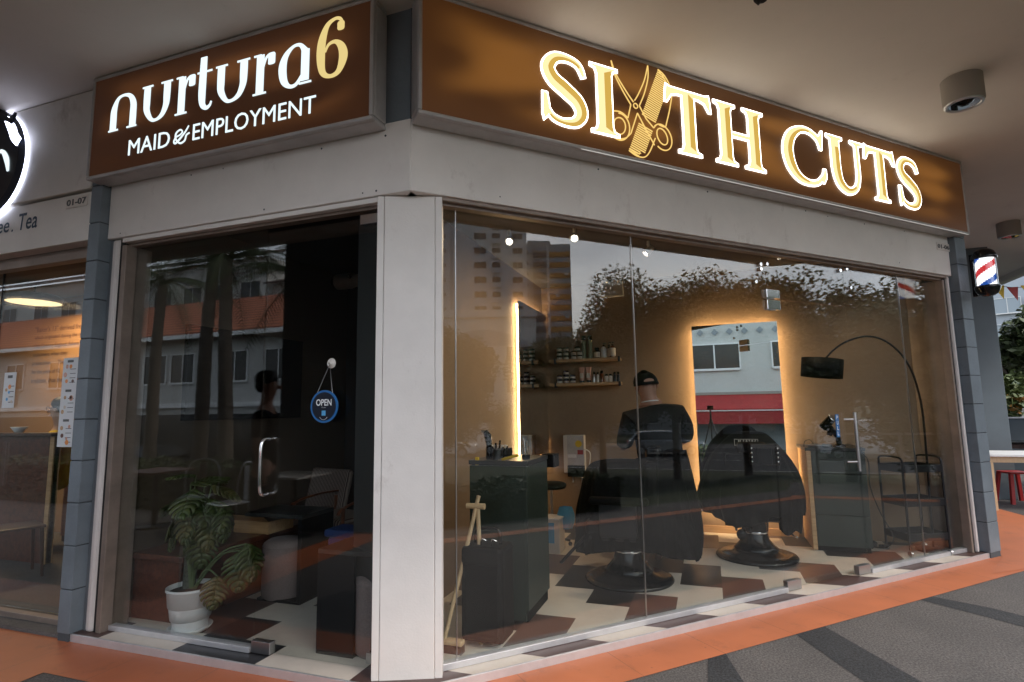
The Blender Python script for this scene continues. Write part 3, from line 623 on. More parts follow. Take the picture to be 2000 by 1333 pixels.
def S_letter(x0, w):
    s_ = w/.345
    P = lambda u, v, wd: (x0+u*s_, B0-.008+v, wd)
    pts = [P(.318, .395, .045), P(.285, .455, .062), P(.20, .484, .064), P(.105, .468, .085), P(.052, .395, .108), P(.085, .318, .118), P(.18, .258, .122), P(.272, .193, .116), P(.300, .115, .104), P(.255, .050, .082), P(.16, .030, .060), P(.075, .055, .056), P(.03, .125, .040)]
    pts[0] = P(.325, .375, .045)
    path = cr_(pts, 6)
    ser1 = [P(.345, .515, 0)[:2], P(.345, .340, 0)[:2], P(.305, .340, 0)[:2], P(.285, .42, 0)[:2], P(.300, .47, 0)[:2], P(.325, .515, 0)[:2]]
    ser2 = [P(.0, .215, 0)[:2], P(.045, .215, 0)[:2], P(.062, .12, 0)[:2], P(.055, .05, 0)[:2], P(.012, .01, 0)[:2], P(-.002, .06, 0)[:2]]
    return path_letter(SR, path, [ser2], gold_side=-1, trim=(5, 5)), None
S_letter(.815, .345)
letter(SR, [stem(1.307, .136)], [gold_stem(1.307, .136)])
# T
def T_letter(x0, x1):
    c = (x0+x1)/2; hw = .066; h = [(x0+.02, T0+.015), (x0+.06, T0), (x1-.06, T0), (x1-.02, T0+.015), (x1-.008, T0-.05), (x1, T0-.135), (x1-.035, T0-.135), (x1-.075, T0-.075), (x1-.13, T0-.06), (x0+.13, T0-.06), (x0+.075, T0-.075), (x0+.035, T0-.135), (x0, T0-.135), (x0+.008, T0-.05)]
    letter(SR, [h[::-1], stem(c, 2*hw, z1=T0-.03, top=False)], [[(c, B0+.065), (c+hw-.017, B0+.04), (c+hw-.017, T0-.065), (c, T0-.03)]])
T_letter(1.828, 2.293)
# H
letter(SR, [stem(2.43, .132), stem(2.735, .132), [(2.48, 3.563), (2.69, 3.563), (2.69, 3.613), (2.48, 3.613)]], [gold_stem(2.43, .132), gold_stem(2.735, .132)])
# C
cp = cr_([(3.545, 3.70, .050), (3.50, 3.765, .060), (3.40, 3.806, .058), (3.285, 3.795, .070), (3.175, 3.72, .112), (3.125, 3.60, .136), (3.150, 3.47, .130), (3.235, 3.375, .094), (3.36, 3.342, .062), (3.48, 3.365, .058), (3.565, 3.445, .044)], 6)
path_letter(SR, cp, [[(3.585, 3.845), (3.56, 3.66), (3.525, 3.66), (3.485, 3.77), (3.53, 3.80), (3.565, 3.845)][::-1], [(3.595, 3.50), (3.555, 3.50), (3.53, 3.41), (3.51, 3.37), (3.56, 3.36), (3.60, 3.42)]], gold_side=-1, trim=(12, 12))
# U
up_ = cr_([(3.735, 3.80, .128), (3.735, 3.65, .128), (3.738, 3.52, .128), (3.775, 3.41, .112), (3.88, 3.352, .078), (3.99, 3.395, .066), (4.035, 3.50, .064), (4.038, 3.65, .064), (4.038, 3.80, .064)], 6)
path_letter(SR, up_, [[(3.625, T0), (3.625, T0-.03), (3.672, T0-.05), (3.672, T0-.09), (3.798, T0-.09), (3.798, T0-.05), (3.845, T0-.03), (3.845, T0)], [(3.95, T0), (3.95, T0-.03), (4.008, T0-.05), (4.008, T0-.08), (4.068, T0-.08), (4.068, T0-.05), (4.13, T0-.03), (4.13, T0)]], gold_side=-1, trim=(3, 18))
T_letter(4.135, 4.605)
S_letter(4.635, .345)
# scissors, comb: gold line work
sc_mb = MB()
def line(pts, w=.008, y=YF-.004):
    poly, L_, R_ = ribbon([(x, z, w) for x, z in pts])
    n = len(L_)
    for i in range(n-1): sc_mb.prism([(a[0], y, a[1]) for a in (L_[i], R_[i], R_[i+1], L_[i+1])], (0, .004, 0))
def cl_line(pts, w=.008, y=YF-.004): line(list(pts)+[pts[0]], w, y)
pv_ = (1.572, 3.606)
line(cr_([(1.375, 3.895), (1.415, 3.80), (1.50, 3.69), (1.555, 3.63)], 5)); line(cr_([(1.375, 3.895), (1.40, 3.80), (1.46, 3.70), (1.53, 3.605)], 5)); line([(1.53, 3.605), (1.50, 3.50)])
line(cr_([(1.698, 3.945), (1.66, 3.82), (1.60, 3.70), (1.565, 3.645)], 5)); line(cr_([(1.698, 3.945), (1.695, 3.85), (1.655, 3.72), (1.605, 3.615)], 5)); line([(1.605, 3.615), (1.66, 3.53), (1.725, 3.475)])
cl_line([(pv_[0]+.018*math.cos(a), pv_[1]+.018*math.sin(a)) for a in [2*math.pi*i/16 for i in range(16)]], .007)
def ringe(cx, cz, rx, rz, tilt, w=.008, a0=0, a1=360):
    pts = []
    for i in range(37):
        a = R(a0+(a1-a0)*i/36); x, z = rx*math.cos(a), rz*math.sin(a); pts.append((cx+x*math.cos(tilt)-z*math.sin(tilt), cz+x*math.sin(tilt)+z*math.cos(tilt)))
    line(pts, w)
ringe(1.425, 3.425, .05, .062, R(-15)); ringe(1.425, 3.42, .085, .10, R(-15), a0=-100, a1=110)
line(cr_([(1.375, 3.524), (1.44, 3.53), (1.50, 3.50)], 4)); line([(1.52, 3.39), (1.585, 3.555)]); line(cr_([(1.40, 3.325), (1.47, 3.345), (1.52, 3.39)], 4))
ringe(1.80, 3.425, .045, .062, R(25)); ringe(1.80, 3.42, .085, .098, R(25), a0=-150, a1=110); line([(1.585, 3.555), (1.66, 3.44), (1.725, 3.345)]); line(cr_([(1.725, 3.475), (1.76, 3.51), (1.80, 3.515)], 4))
# comb with teeth
c0 = Vector((1.79, 3.935)); c1 = Vector((1.497, 3.262)); dv = c1-c0
wv = Vector((.118, -.03))
for i in range(44):
    f = i/43
    if .58 < f < .66: continue
    a = c0+dv*f; wd = .13*(1 if f > .1 else .35+f*6.5)*(1 if f < .95 else .7)
    line([(a.x, a.y), (a.x+wd*.93, a.y-wd*.28)], .0085, YF-.003)
line(cr_([(1.79, 3.94), (1.845, 3.91), (1.89, 3.85), (1.91, 3.78), (1.885, 3.66), (1.85, 3.55), (1.83, 3.505), (1.775, 3.51)], 5)); line(cr_([(1.80, 3.925), (1.85, 3.88), (1.87, 3.83)], 4), .006)
line(cr_([(1.497, 3.262), (1.56, 3.235), (1.63, 3.238), (1.68, 3.29), (1.735, 3.40)], 5)); line(cr_([(1.50, 3.275), (1.56, 3.255), (1.60, 3.26)], 4), .006)
line([(1.62, 3.50), (1.66, 3.43)]); sc_mb.build('scissors_and_comb', 'lit_line', SR)
# nurtura6
def nl(parent, paths, name='letter', m='lit_cool', bars=()):
    q = MB()
    for i, p in enumerate(paths): plate(q, ribbon(p)[0], YF-.003-i*.0004, .003)
    for i, p in enumerate(bars): plate(q, p, YF-.0045-i*.0004, .003)
    return q.build(name, m, parent)
def bar(x0, x1, z, h=.012): return [(x0, z), (x1, z), (x1, z+h), (x0, z+h)]
nb, nx = 3.522, 3.79
TH = .060
def n_(x0, x1):
    a, b_ = x0+.045, x1-.042
    nl(SL, [cr_([(a-.004, nb, TH), (a-.004, nb+.08, TH), (a-.002, nb+.16, TH*.92), (a+.03, nb+.235, TH*.45), (a+.085, nx-.012, .018), (b_-.04, nx-.03, .034), (b_-.004, nb+.18, TH*.9), (b_, nb+.10, TH), (b_, nb, TH)], 6)], bars=[bar(x0, x0+.095, nb-.004), bar(x1-.095, x1, nb-.004)])
def u_(x0, x1, top=nx):
    a, b_ = x0+.046, x1-.050
    nl(SL, [cr_([(a, top, TH), (a, top-.12, TH), (a+.006, nb+.085, TH*.85), (a+.05, nb+.018, .030), (a+.10, nb+.006, .020), (b_-.035, nb+.035, .036), (b_-.004, nb+.10, TH*.85), (b_, nb+.17, TH), (b_, top, TH)], 6)], bars=[bar(x0, x0+.10, top-.008), bar(x1-.105, x1, top-.008)])
def r_(x0, x1):
    a = x0+.052
    q = nl(SL, [[(a, nb, TH), (a, nx, TH)], cr_([(a+.02, nx-.10, .014), (a+.045, nx-.03, .016), (a+.078, nx-.012, .02), (a+.10, nx-.03, .03)], 5), [(a+.063, nx-.042, .070), (a+.068, nx-.042, .078), (a+.09, nx-.042, .082), (a+.110, nx-.042, .078), (a+.117, nx-.042, .060)]], bars=[bar(x0+.0, x0+.105, nb-.004), bar(x0+.0, x0+.06, nx-.008)])
n_(-2.373, -2.096); u_(-2.054, -1.770); r_(-1.733, -1.566)
nl(SL, [cr_([(-1.495, 3.893, TH*.9), (-1.497, 3.75, TH), (-1.498, 3.62, TH), (-1.488, 3.55, TH*.75), (-1.455, 3.522, .028), (-1.425, 3.535, .018), (-1.413, 3.562, .012)], 6)], bars=[bar(-1.545, -1.416, 3.777)])
u_(-1.383, -1.096); r_(-1.062, -.887)
nl(SL, [cr_([(-.660, 3.735, TH*.8), (-.70, 3.785, .024), (-.755, 3.785, .020), (-.81, 3.735, .042), (-.832, 3.66, TH), (-.818, 3.57, TH*.85), (-.775, 3.524, .026), (-.725, 3.526, .022), (-.68, 3.575, .024)], 6), [(-.658, 3.745, TH), (-.658, 3.54, TH)]], bars=[bar(-.70, -.608, nb-.004)])
nl(SL, [cr_([(-.39, 3.85, .022), (-.405, 3.885, .022), (-.445, 3.895, .020), (-.50, 3.862, .034), (-.535, 3.77, TH*.95), (-.542, 3.66, TH), (-.525, 3.56, TH*.7), (-.470, 3.524, .024), (-.41, 3.545, .036), (-.378, 3.63, TH), (-.392, 3.70, TH*.85), (-.435, 3.742, .026), (-.485, 3.735, .018), (-.512, 3.69, .014)], 6),
    [(-.424, 3.84, .036), (-.418, 3.84, .055), (-.398, 3.84, .062), (-.380, 3.84, .055), (-.374, 3.84, .036)]], 'numeral', 'lit_six')
for body, x0, x1, z0, z1, sp in (('MAID', -2.158, -1.768, 3.309, 3.421, 1.0), ('EMPLOYMENT', -1.560, -.570, 3.311, 3.425, 1.0)):
    q = MB(); text_into(q, body, x0, x1, z0, z1, YF-.003, .003, offset=-.004); q.build('lettering', 'lit_cool', SL)
nl(SL, [cr_([(-1.60, 3.425, 0.0082), (-1.63, 3.385, 0.0109), (-1.68, 3.34, 0.0136), (-1.715, 3.318, 0.0122), (-1.728, 3.335, 0.0109), (-1.71, 3.362, 0.0095), (-1.675, 3.372, 0.0095), (-1.655, 3.39, 0.0095), (-1.672, 3.408, 0.0109), (-1.70, 3.40, 0.0109), (-1.715, 3.38, 0.0122), (-1.71, 3.345, 0.0122), (-1.67, 3.312, 0.0122), (-1.63, 3.325, 0.0109), (-1.618, 3.36, 0.0109), (-1.59, 3.372, 0.0095)], 5)], 'ampersand')
# round halo sign of the cafe
hs = thing('round_sign', 'round navy sign with a white halo at the left edge, above the cafe', 'sign')
cxs, czs = -3.86, 3.55
def circ(cx, cz, r, n=64): return [(cx+r*math.cos(2*math.pi*i/n), cz+r*math.sin(2*math.pi*i/n)) for i in range(n)]
m = MB(); plate(m, circ(cxs, czs, .46), -.135, .05); m.build('disc', 'navy', hs, .004)
m = MB(); plate(m, circ(cxs, czs, .455), -.075, .02); m.build('halo_light', 'halo', hs)
q = MB(); plate(q, ribbon(cr_([(-3.40, 3.64, .07), (-3.46, 3.70, .08), (-3.50, 3.77, .08), (-3.58, 3.87, .05)], 5))[0], -.142, .006)
q.build('light_slot', 'halo', hs)
q = MB(); plate(q, ribbon(cr_([(-3.50, 3.42, .02), (-3.53, 3.52, .05), (-3.60, 3.60, .03), (-3.70, 3.58, .02)], 5))[0], -.142, .006); q.build('letter', 'lit_cool', hs)
q = MB(); plate(q, [(-3.66, 3.93), (-3.52, 3.86), (-3.47, 3.90), (-3.49, 3.80), (-3.56, 3.84), (-3.70, 3.88)], -.15, .02); q.build('crown', 'navy', hs)
# ---------------------------------------------------------------- barber pole
bp_ = thing('barber_pole', 'lit barber pole with red, white and blue stripes on a black wall bracket', 'barber pole', rz=A45)
pc = (5.70+.04, -.27)
def spiral():
    m = MB(); n = 48; r = .077; z0, z1 = 2.63, 2.905; nv = 22
    # stripes are their own faces so the colour boundary is a real seam of the sleeve
    vs = []; fs = []
    for j in range(nv+1):
        for i in range(n):
            a = 2*math.pi*i/n; vs.append((pc[0]+r*math.cos(a), pc[1]+r*math.sin(a), z0+(z1-z0)*j/nv))
    o = 0
    for j in range(nv):
        for i in range(n):
            ph = (i/n*1.0-(j+.5)/nv*.9+.62) % 1.0
            c = 0
            if ph < .20: c = 2
            elif .5 < ph < .70: c = 1
            m.cur = c; m.add([vs[j*n+i], vs[j*n+(i+1) % n], vs[(j+1)*n+(i+1) % n], vs[(j+1)*n+i]], [(0, 1, 2, 3)], True)
    return m
emis('pole_white', (1, .98, 1), .6); emis('pole_red', (.85, .04, .05), .30); emis('pole_blue', (.01, .10, .5), .30)
spiral().build('striped_sleeve', ['pole_white', 'pole_red', 'pole_blue'], bp_)
MB().lathe([(.088, 2.628), (.088, 2.912)], (*pc, 0), 32).build('glass_tube', 'clear_plastic', bp_)
dome = [(.100, 0), (.105, .012), (.100, .03), (.095, .045), (.080, .075), (.05, .097), (.0, .106)]
MB().lathe(dome, (*pc, 2.905), 28).build('top_cap', 'black_gloss', bp_)
MB().lathe([(r, -z) for r, z in dome], (*pc, 2.632), 28).build('bottom_cap', 'black_gloss', bp_)
MB().box(5.83, 5.88, -.145, -.10, 2.56, 3.0).build('wall_plate', 'black_gloss', bp_, .006)
MB().cyl((5.85, -.13, 2.93), (pc[0]+.03, pc[1]+.03, 2.935), .016).build('arm', 'black_gloss', bp_); MB().cyl((5.85, -.13, 2.61), (pc[0]+.03, pc[1]+.03, 2.60), .016).build('arm', 'black_gloss', bp_)
# ---------------------------------------------------------------- soffit fittings
def downlight(x, y, lab):
    d = thing('downlight', lab, 'ceiling light', (x, y, 3.98), group='round downlights under the soffit')
    MB().lathe([(.125, -.205), (.132, -.19), (.132, 0)], (0, 0, 0), 36).build('housing', 'suede', d)
    MB().lathe([(.100, -.20), (.100, -.214), (.122, -.214), (.126, -.204)], (0, 0, 0), 36).build('trim_ring', 'steel', d)
    MB().lathe([(.0, -.2065), (.06, -.2075), (.100, -.2085)], (0, 0, 0), 28).build('lamp', 'mirror', d)
    return d
downlight(3.57, 2.19, 'nearer round downlight with a dark lamp, past the right side of the scissors sign')
downlight(5.68, 6.64, 'farther small round downlight above the barber pole')
hk = MB().tube([(2.0, .665, 3.98), (2.0, .665, 3.95), (2.02, .67, 3.93)], .02, 8).ball((2.03, .67, 3.945), (.03, .02, .02)); tag(hk.build('cable_stub', 'rubber'), 'small black cable stub hanging from the soffit at the top edge', 'cable')
# ---------------------------------------------------------------- open sign
og = thing('open_sign', 'round navy OPEN sign with a blue rim hung on the glass door', 'sign', (-.607, .045, 1.535))
m = MB(); plate(m, circ(0, 0, .0985, 48), 0, .008); m.build('rim', 'blue_rim', og)
m = MB(); plate(m, circ(0, 0, .086, 48), -.0015, .004); m.build('board', 'navy', og)
m = MB(); text_into(m, 'OPEN', -.056, .056, .004, .044, -.003, 0, offset=.02); m.build('lettering', 'white_text', og)
m = MB(); text_into(m, 'TO ALL', -.016, .016, -.009, -.003, -.003, 0); m.build('lettering', 'white_text', og)
m = MB(); m.box(-.014, .014, -.0030, -.001, -.055, -.025); m.build('emblem', 'sky_blue', og)
m = MB(); m.tube([(.035*math.cos(a), -.003, -.035+.045*math.sin(a)) for a in [R(220+i*10) for i in range(11)]], .0012, 6); m.build('smile_line', 'white_text', og)
MB().tube([(-.05, 0, .085), (.012, .03, .255), (.06, 0, .08)], .0022, 6).build('cord', 'steel', og)
sh = thing('suction_hook', 'clear suction hook on the glass door holding the OPEN sign', 'hook', (-.60, .098, 1.80))
MB().lathe([(.032, 0), (.028, .006), (.012, .014), (.0, .02)], (0, 0, 0), 24, M=Matrix.Rotation(R(90), 4, 'X')).build('cup', 'plastic_white', sh)
MB().tube([(0, -.02, 0), (0, -.035, -.008), (0, -.035, -.02), (0, -.025, -.024)], .003, 8).build('hook', 'chrome', sh)
# ================================================================ barber shop interior
def skin_mesh(nodes, edges, sub=2):
    """nodes: list of (x,y,z,rx,ry); returns evaluated continuous surface (verts, faces)"""
    me = bpy.data.meshes.new('s'); me.from_pydata([n[:3] for n in nodes], edges, []); o = bpy.data.objects.new('s', me); COL.objects.link(o)
    mo = o.modifiers.new('skin', 'SKIN'); mo.use_smooth_shade = True
    for i, n in enumerate(nodes): me.skin_vertices[0].data[i].radius = (n[3], n[4] if len(n) > 4 else n[3])
    me.skin_vertices[0].data[0].use_root = True
    sb = o.modifiers.new('sub', 'SUBSURF'); sb.levels = sub; sb.render_levels = sub
    dg = bpy.context.evaluated_depsgraph_get(); ev = bpy.data.meshes.new_from_object(o.evaluated_get(dg))
    v = [tuple(p.co) for p in ev.vertices]; f = [tuple(p.vertices) for p in ev.polygons]
    bpy.data.objects.remove(o); bpy.data.meshes.remove(me); bpy.data.meshes.remove(ev)
    return v, f
def skin_obj(name, chains, m, parent=None, sub=2, extra=None, **k):
    """chains: lists of nodes; a node given as int refers to an earlier node index"""
    nodes = []; edges = []
    for ch in chains:
        prev = None
        for n in ch:
            if isinstance(n, int): idx = n
            else: nodes.append(n); idx = len(nodes)-1
            if prev is not None: edges.append((prev, idx))
            prev = idx
    v, f = skin_mesh(nodes, edges, sub); mb = MB(); mb.add(v, f, True)
    if extra: extra(mb)
    return mb.build(name, m, parent, **k)
# wall mirrors with a warm strip behind
def lit_mirror(lab, x0, x1, z0, z1, loc, rz, i=.03, first=True, sh=0.):
    t_ = thing('wall_mirror', lab, 'mirror', loc, rz, 'mirrors with a warm glow behind them')
    MB().box(x0, x1, -.11+sh, -.102+sh, z0, z1).build('glass', 'mirror', t_)
    MB().box(x0+.003, x1-.003, -.101+sh, -.092+sh, z0+.003, z1-.003).build('backing', 'black_matte', t_)
    a = MB().box(x0+i, x1-i, -.090+sh, -.068+sh, z1-i-.012, z1-i); a.build('light_strip', 'led_warm', t_)
    MB().box(x0+i, x1-i, -.090+sh, -.068+sh, z0+i, z0+i+.012).build('light_strip', 'led_warm', t_)
    if first: MB().box(x0+i-.012, x0+i, -.090+sh, -.068+sh, z0+i, z1-i).build('light_strip', 'led_warm', t_)
    MB().box(x1-i, x1-i+.012, -.090+sh, -.068+sh, z0+i, z1-i).build('light_strip', 'led_warm', t_)
    return t_
lit_mirror('tall backlit mirror on the far wall behind the right barber chair', 1.445, 2.375, .30, 2.45, (0, 4.27, 0), 0)
lit_mirror('backlit mirror on the left wall behind the corner counter', -4.21, -3.10, .95, 2.72, (-.44, 0, 0), R(90), .03, False, .04)
bpy.data.objects['wall_mirror.001'].rotation_euler = (0, 0, R(90)); 
# the second mirror faces +x: rotate the strip axes so that local -y points to +x
m2 = bpy.data.objects['wall_mirror.001']
for ch in ALLCH(m2):
    for v in ch.data.vertices: v.co.x = -v.co.x
    ch.data.flip_normals() if hasattr(ch.data, 'flip_normals') else None
    ch.data.update()
# skirting
part('skirting', MB().box(-.44, 2.45, 4.25, 4.269, .05, .13), 'shelf_wood', .002)
# counters
def cabinet(lab, x0, x1, y0, y1, z1, lines):
    c = thing('cabinet', lab, 'cabinet', (0, 0, 0))
    MB().box(x0+.012, x1-.012, y0+.012, y1-.012, .05, z1-.03).build('body', 'black_matte', c)
    MB().box(x0-.008, x1+.008, y0-.008, y1+.008, z1-.03, z1).build('worktop', 'counter_dark', c, .002)
    return c
c1 = cabinet('dark green counter unit in front of the left wall mirror', -.08, .355, 1.03, 1.545, 1.135, 0)
MB().box(-.08, .335, 1.02, 1.04, .06, 1.10).build('front_panel', 'green_cab', c1, .002)
MB().box(.335, .357, 1.02, 1.545, .13, 1.10).build('side_panel', 'green_cab', c1, .002)
c2 = cabinet('dark green drawer cabinet right of the tall mirror', 2.50, 3.02, 3.68, 4.26, 1.06, 0)
for z0, z1 in ((.10, .40), (.405, .80), (.805, 1.025)): MB().box(2.545, 3.02, 3.665, 3.69, z0, z1).build('drawer_front', 'green_cab', c2, .002)
MB().box(2.50, 2.54, 3.665, 4.25, .06, 1.03).build('side_panel', 'shelf_wood', c2, .002)
# shelves and their bottles
def shelf(z, lab):
    s_ = thing('wall_shelf', lab, 'shelf', group='two wooden shelves on the far wall')
    MB().box(-.30, .585, 4.05, 4.262, z-.035, z).build('board', 'shelf_wood', s_, .002)
    for x in (-.22, .585):
        MB().box(x-.013, x+.013, 4.04, 4.065, z-.055, z+.008).box(x-.013, x+.013, 4.066, 4.09, z-.055, z-.036).build('bracket', 'black_metal', s_, .002)
shelf(2.115, 'upper wooden shelf with jars, tall cans and pump bottles'); shelf(1.815, 'lower wooden shelf with dark jars and pink tubes')
ordw = ['first', 'second', 'third', 'fourth', 'fifth', 'sixth']
def prod(name, cat, lab, x, z, parts, y=4.15, group='grooming products on the wall shelves'):
    p = thing(name, lab, cat, (x, y, z), group=group)
    for nm, prof, m in parts: MB().lathe(prof, (0, 0, 0), 18).build(nm, m, p)
    return p
def jar(x, z, lab, body, lid='black_gloss', r=.034): prod('hair_wax_jar', 'jar', lab, x, z, [('pot', [(r, 0), (r, .036)], body), ('lid', [(r+.003, .036), (r+.003, .048), (r-.004, .053), (0, .053)], lid), ('label', [(r+.0012, .008), (r+.0012, .026)], 'label_paper')])
for st, (x, n, bd) in enumerate(((-.185, 3, 'olive'), (-.10, 3, 'olive'), (-.0, 2, 'label_paper'), (.083, 2, 'label_paper'))):
    for k in range(n): jar(x, 2.116+.0545*k, ('bottom', 'middle' if n == 3 else 'upper', 'top')[k]+' jar in the '+ordw[st]+' stack from the left on the upper shelf', bd)
jar(.05, 2.116+.109, 'single jar resting across the third and fourth stacks on the upper shelf', 'olive')
for st, (x, n) in enumerate(((-.19, 2), (-.105, 3), (-.02, 2))):
    for k in range(n): jar(x, 1.816+.0545*k, ('bottom', 'middle' if n == 3 else 'top', 'top')[k]+' purple jar in the '+ordw[st]+' stack on the lower shelf', 'purple')
for x, w_ in ((.135, 'left'), (.218, 'right')):
    prod('spray_can', 'can', w_+' one of two tall olive spray cans on the upper shelf', x, 2.116, [('can', [(.026, 0), (.026, .235)], 'olive'), ('cap', [(.027, .235), (.027, .29), (0, .292)], 'black_gloss')])
prod('powder_bottle', 'bottle', 'squat black bottle with a square label right of the spray cans', .30, 2.116, [('bottle', [(.036, 0), (.038, .09), (.024, .11)], 'black_gloss'), ('cap', [(.03, .11), (.03, .135), (0, .136)], 'black_gloss'), ('label', [(.039, .012), (.039, .08)], 'label_paper')])
def pump(x, z, lab, body, lbl, h=.115, r=.034, y=4.15):
    p = prod('pump_bottle', 'bottle', lab, x, z, [('bottle', [(r, 0), (r, h), (r*.4, h+.025)], body), ('label', [(r+.0015, .02), (r+.0015, h-.008)], lbl), ('collar', [(.013, h+.022), (.013, h+.04), (0, h+.042)], 'black_gloss')], y)
    MB().cyl((0, 0, h+.04), (0, 0, h+.062), .004).box(-.006, .03, -.006, .006, h+.060, h+.070).build('pump_head', 'black_gloss', p)
pump(.385, 2.116, 'pale pump bottle with a white body on the upper shelf', 'plastic_white', 'paper_white', .12)
pump(.445, 2.116, 'small black pump bottle behind the rightmost one on the upper shelf', 'black_gloss', 'label_paper', .13, .022, 4.20)
pump(.50, 2.116, 'brown pump bottle with a cream label, rightmost on the upper shelf', 'amber', 'label_paper', .125, .038, 4.12)
for x, w_ in ((.10, 'left'), (.185, 'right')):
    p = thing('lotion_tube', w_+' one of two pink tubes standing on their caps on the lower shelf', 'tube', (x, 4.15, 1.816), group='grooming products on the wall shelves')
    MB().lathe([(.028, 0), (.028, .03)], seg=18).build('cap', 'black_gloss', p)
    MB().grid(lambda u, v: ((.026+.012*v)*math.cos(2*math.pi*u), (.026*(1-v)+.002)*math.sin(2*math.pi*u), .03+.165*v), 20, 6, closed=True).build('tube', 'pink', p)
    MB().box(-.022, .022, -.0285, -.0265, .06, .12).build('label', 'label_paper', p)
for i, (x, h, r, m, lab) in enumerate(((.255, .12, .017, 'steel', 'grey slim bottle right of the pink tubes'), (.300, .115, .017, 'plastic_white', 'slim white bottle on the lower shelf'), (.350, .13, .025, 'amber', 'amber bottle with a dark cap on the lower shelf'), (.408, .09, .024, 'label_paper', 'left one of two cream bottles with round black caps'), (.458, .09, .024, 'label_paper', 'right one of two cream bottles with round black caps'), (.51, .11, .02, 'navy', 'navy bottle near the right end of the lower shelf'), (.555, .11, .02, 'navy', 'navy bottle at the very right end of the lower shelf'))):
    prod('lotion_bottle', 'bottle', lab, x, 1.816, [('bottle', [(r, 0), (r, h*.75), (r*.5, h*.85)], m), ('cap', [(r*.75, h*.85), (r*.75, h*1.1), (0, h*1.12)], 'black_gloss')])
# water heater
wh = thing('water_heater', 'grey and white water heater with a yellow label on the far wall below the shelves', 'heater', (-.035, 4.27, 0))
MB().box(-.13, .13, -.13, 0, .70, 1.165).build('casing', 'plastic_white', wh, .01)
MB().box(-.075, .135, -.150, -.1305, .80, 1.155).build('front_cover', 'alu', wh, .004)
MB().box(-.078, .138, -.152, -.1302, .655, .795).build('control_box', 'black_matte', wh, .004)
MB().cyl((.07, -.151, 1.06), (.07, -.1525, 1.06), .042, seg=24).build('yellow_label', 'yellow', wh)
MB().box(.055, .125, -.1525, -.1505, .93, .985).build('red_label', 'red', wh); MB().box(-.07, .04, -.1525, -.1505, .89, .93).build('white_label', 'paper_white', wh)
MB().tube(cr_([(.11, -.1, 1.0), (.20, -.1, .95), (.19, -.1, .80), (.15, -.08, .70)], 6), .007, 8).build('hose', 'plastic_white', wh)
for x in (-.03, .09): MB().cyl((x, -.08, .656), (x, -.08, .58), .011).build('pipe', 'steel', wh)
# emergency light on the wall
el = thing('emergency_light', 'cream emergency light box with two round lamps near the ceiling', 'emergency light', (.50, 4.19, 3.02))
MB().box(-.15, .15, -.03, .07, -.12, .06).build('box', 'plastic_white', el, .008)
for x in (-.07, .07): MB().lathe([(.0, 0), (.035, -.005), (.045, -.03), (.0, -.034)], (0, 0, 0), 20, M=Matrix.Translation((x, -.03, .075)) @ Matrix.Rotation(R(-70), 4, 'X')).build('lamp', 'steel', el)
# track lights
def spot(x, y, lab, tgt, e, ang=95, z=3.1):
    e *= .5; s_ = thing('track_spotlight', lab, 'spotlight', (x, y, z), group='small ceiling spotlights')
    MB().box(-.012, .012, -.012, .012, -.06, 0).build('stem', 'plastic_white', s_)
    d = (Vector(tgt)-Vector((x, y, z-.1))).normalized(); q = d.to_track_quat('Z', 'Y').to_matrix().to_4x4(); q.translation = (0, 0, -.10)
    MB().lathe([(.0, -.06), (.026, -.055), (.034, .03), (.034, .045), (.031, .045), (.028, .02), (0, .018)], seg=20, M=q).build('head', 'plastic_white', s_)
    MB().ball((0, 0, .030), (.009, .009, .007), M=q).build('lamp_face', 'spot_face', s_)
    l = bpy.data.lights.new('spot_lamp', 'SPOT'); l.energy = e; l.spot_size = R(ang); l.spot_blend = 1.0; l.color = (1, .74, .48); l.shadow_soft_size = .04
    lo = bpy.data.objects.new('spot_lamp', l); COL.objects.link(lo); lo.parent = s_; lo.location = Vector((0, 0, -.10))+d*.06; lo.rotation_euler = (-d).to_track_quat('Z', 'Y').to_euler()
spot(-.02, 1.80, 'ceiling spotlight nearest the corner column, aimed at the glass', (1.25, -1.6, 1.1), 26)
spot(.55, 1.92, 'ceiling spotlight in the middle of the barber shop', (1.35, -1.5, 1.0), 26)
spot(1.12, 2.62, 'added ceiling spotlight above the barber, washing the left wall', (-.44, 1.95, 1.3), 70, 100)  # added lamp, aimed to brighten the left wall
spot(2.35, 3.25, 'ceiling spotlight above the right barber chair', (2.2, 3.4, .3), 30)
spot(3.15, 3.75, 'ceiling spotlight above the tool trolley, farthest right', (3.3, 4.0, .3), 8)
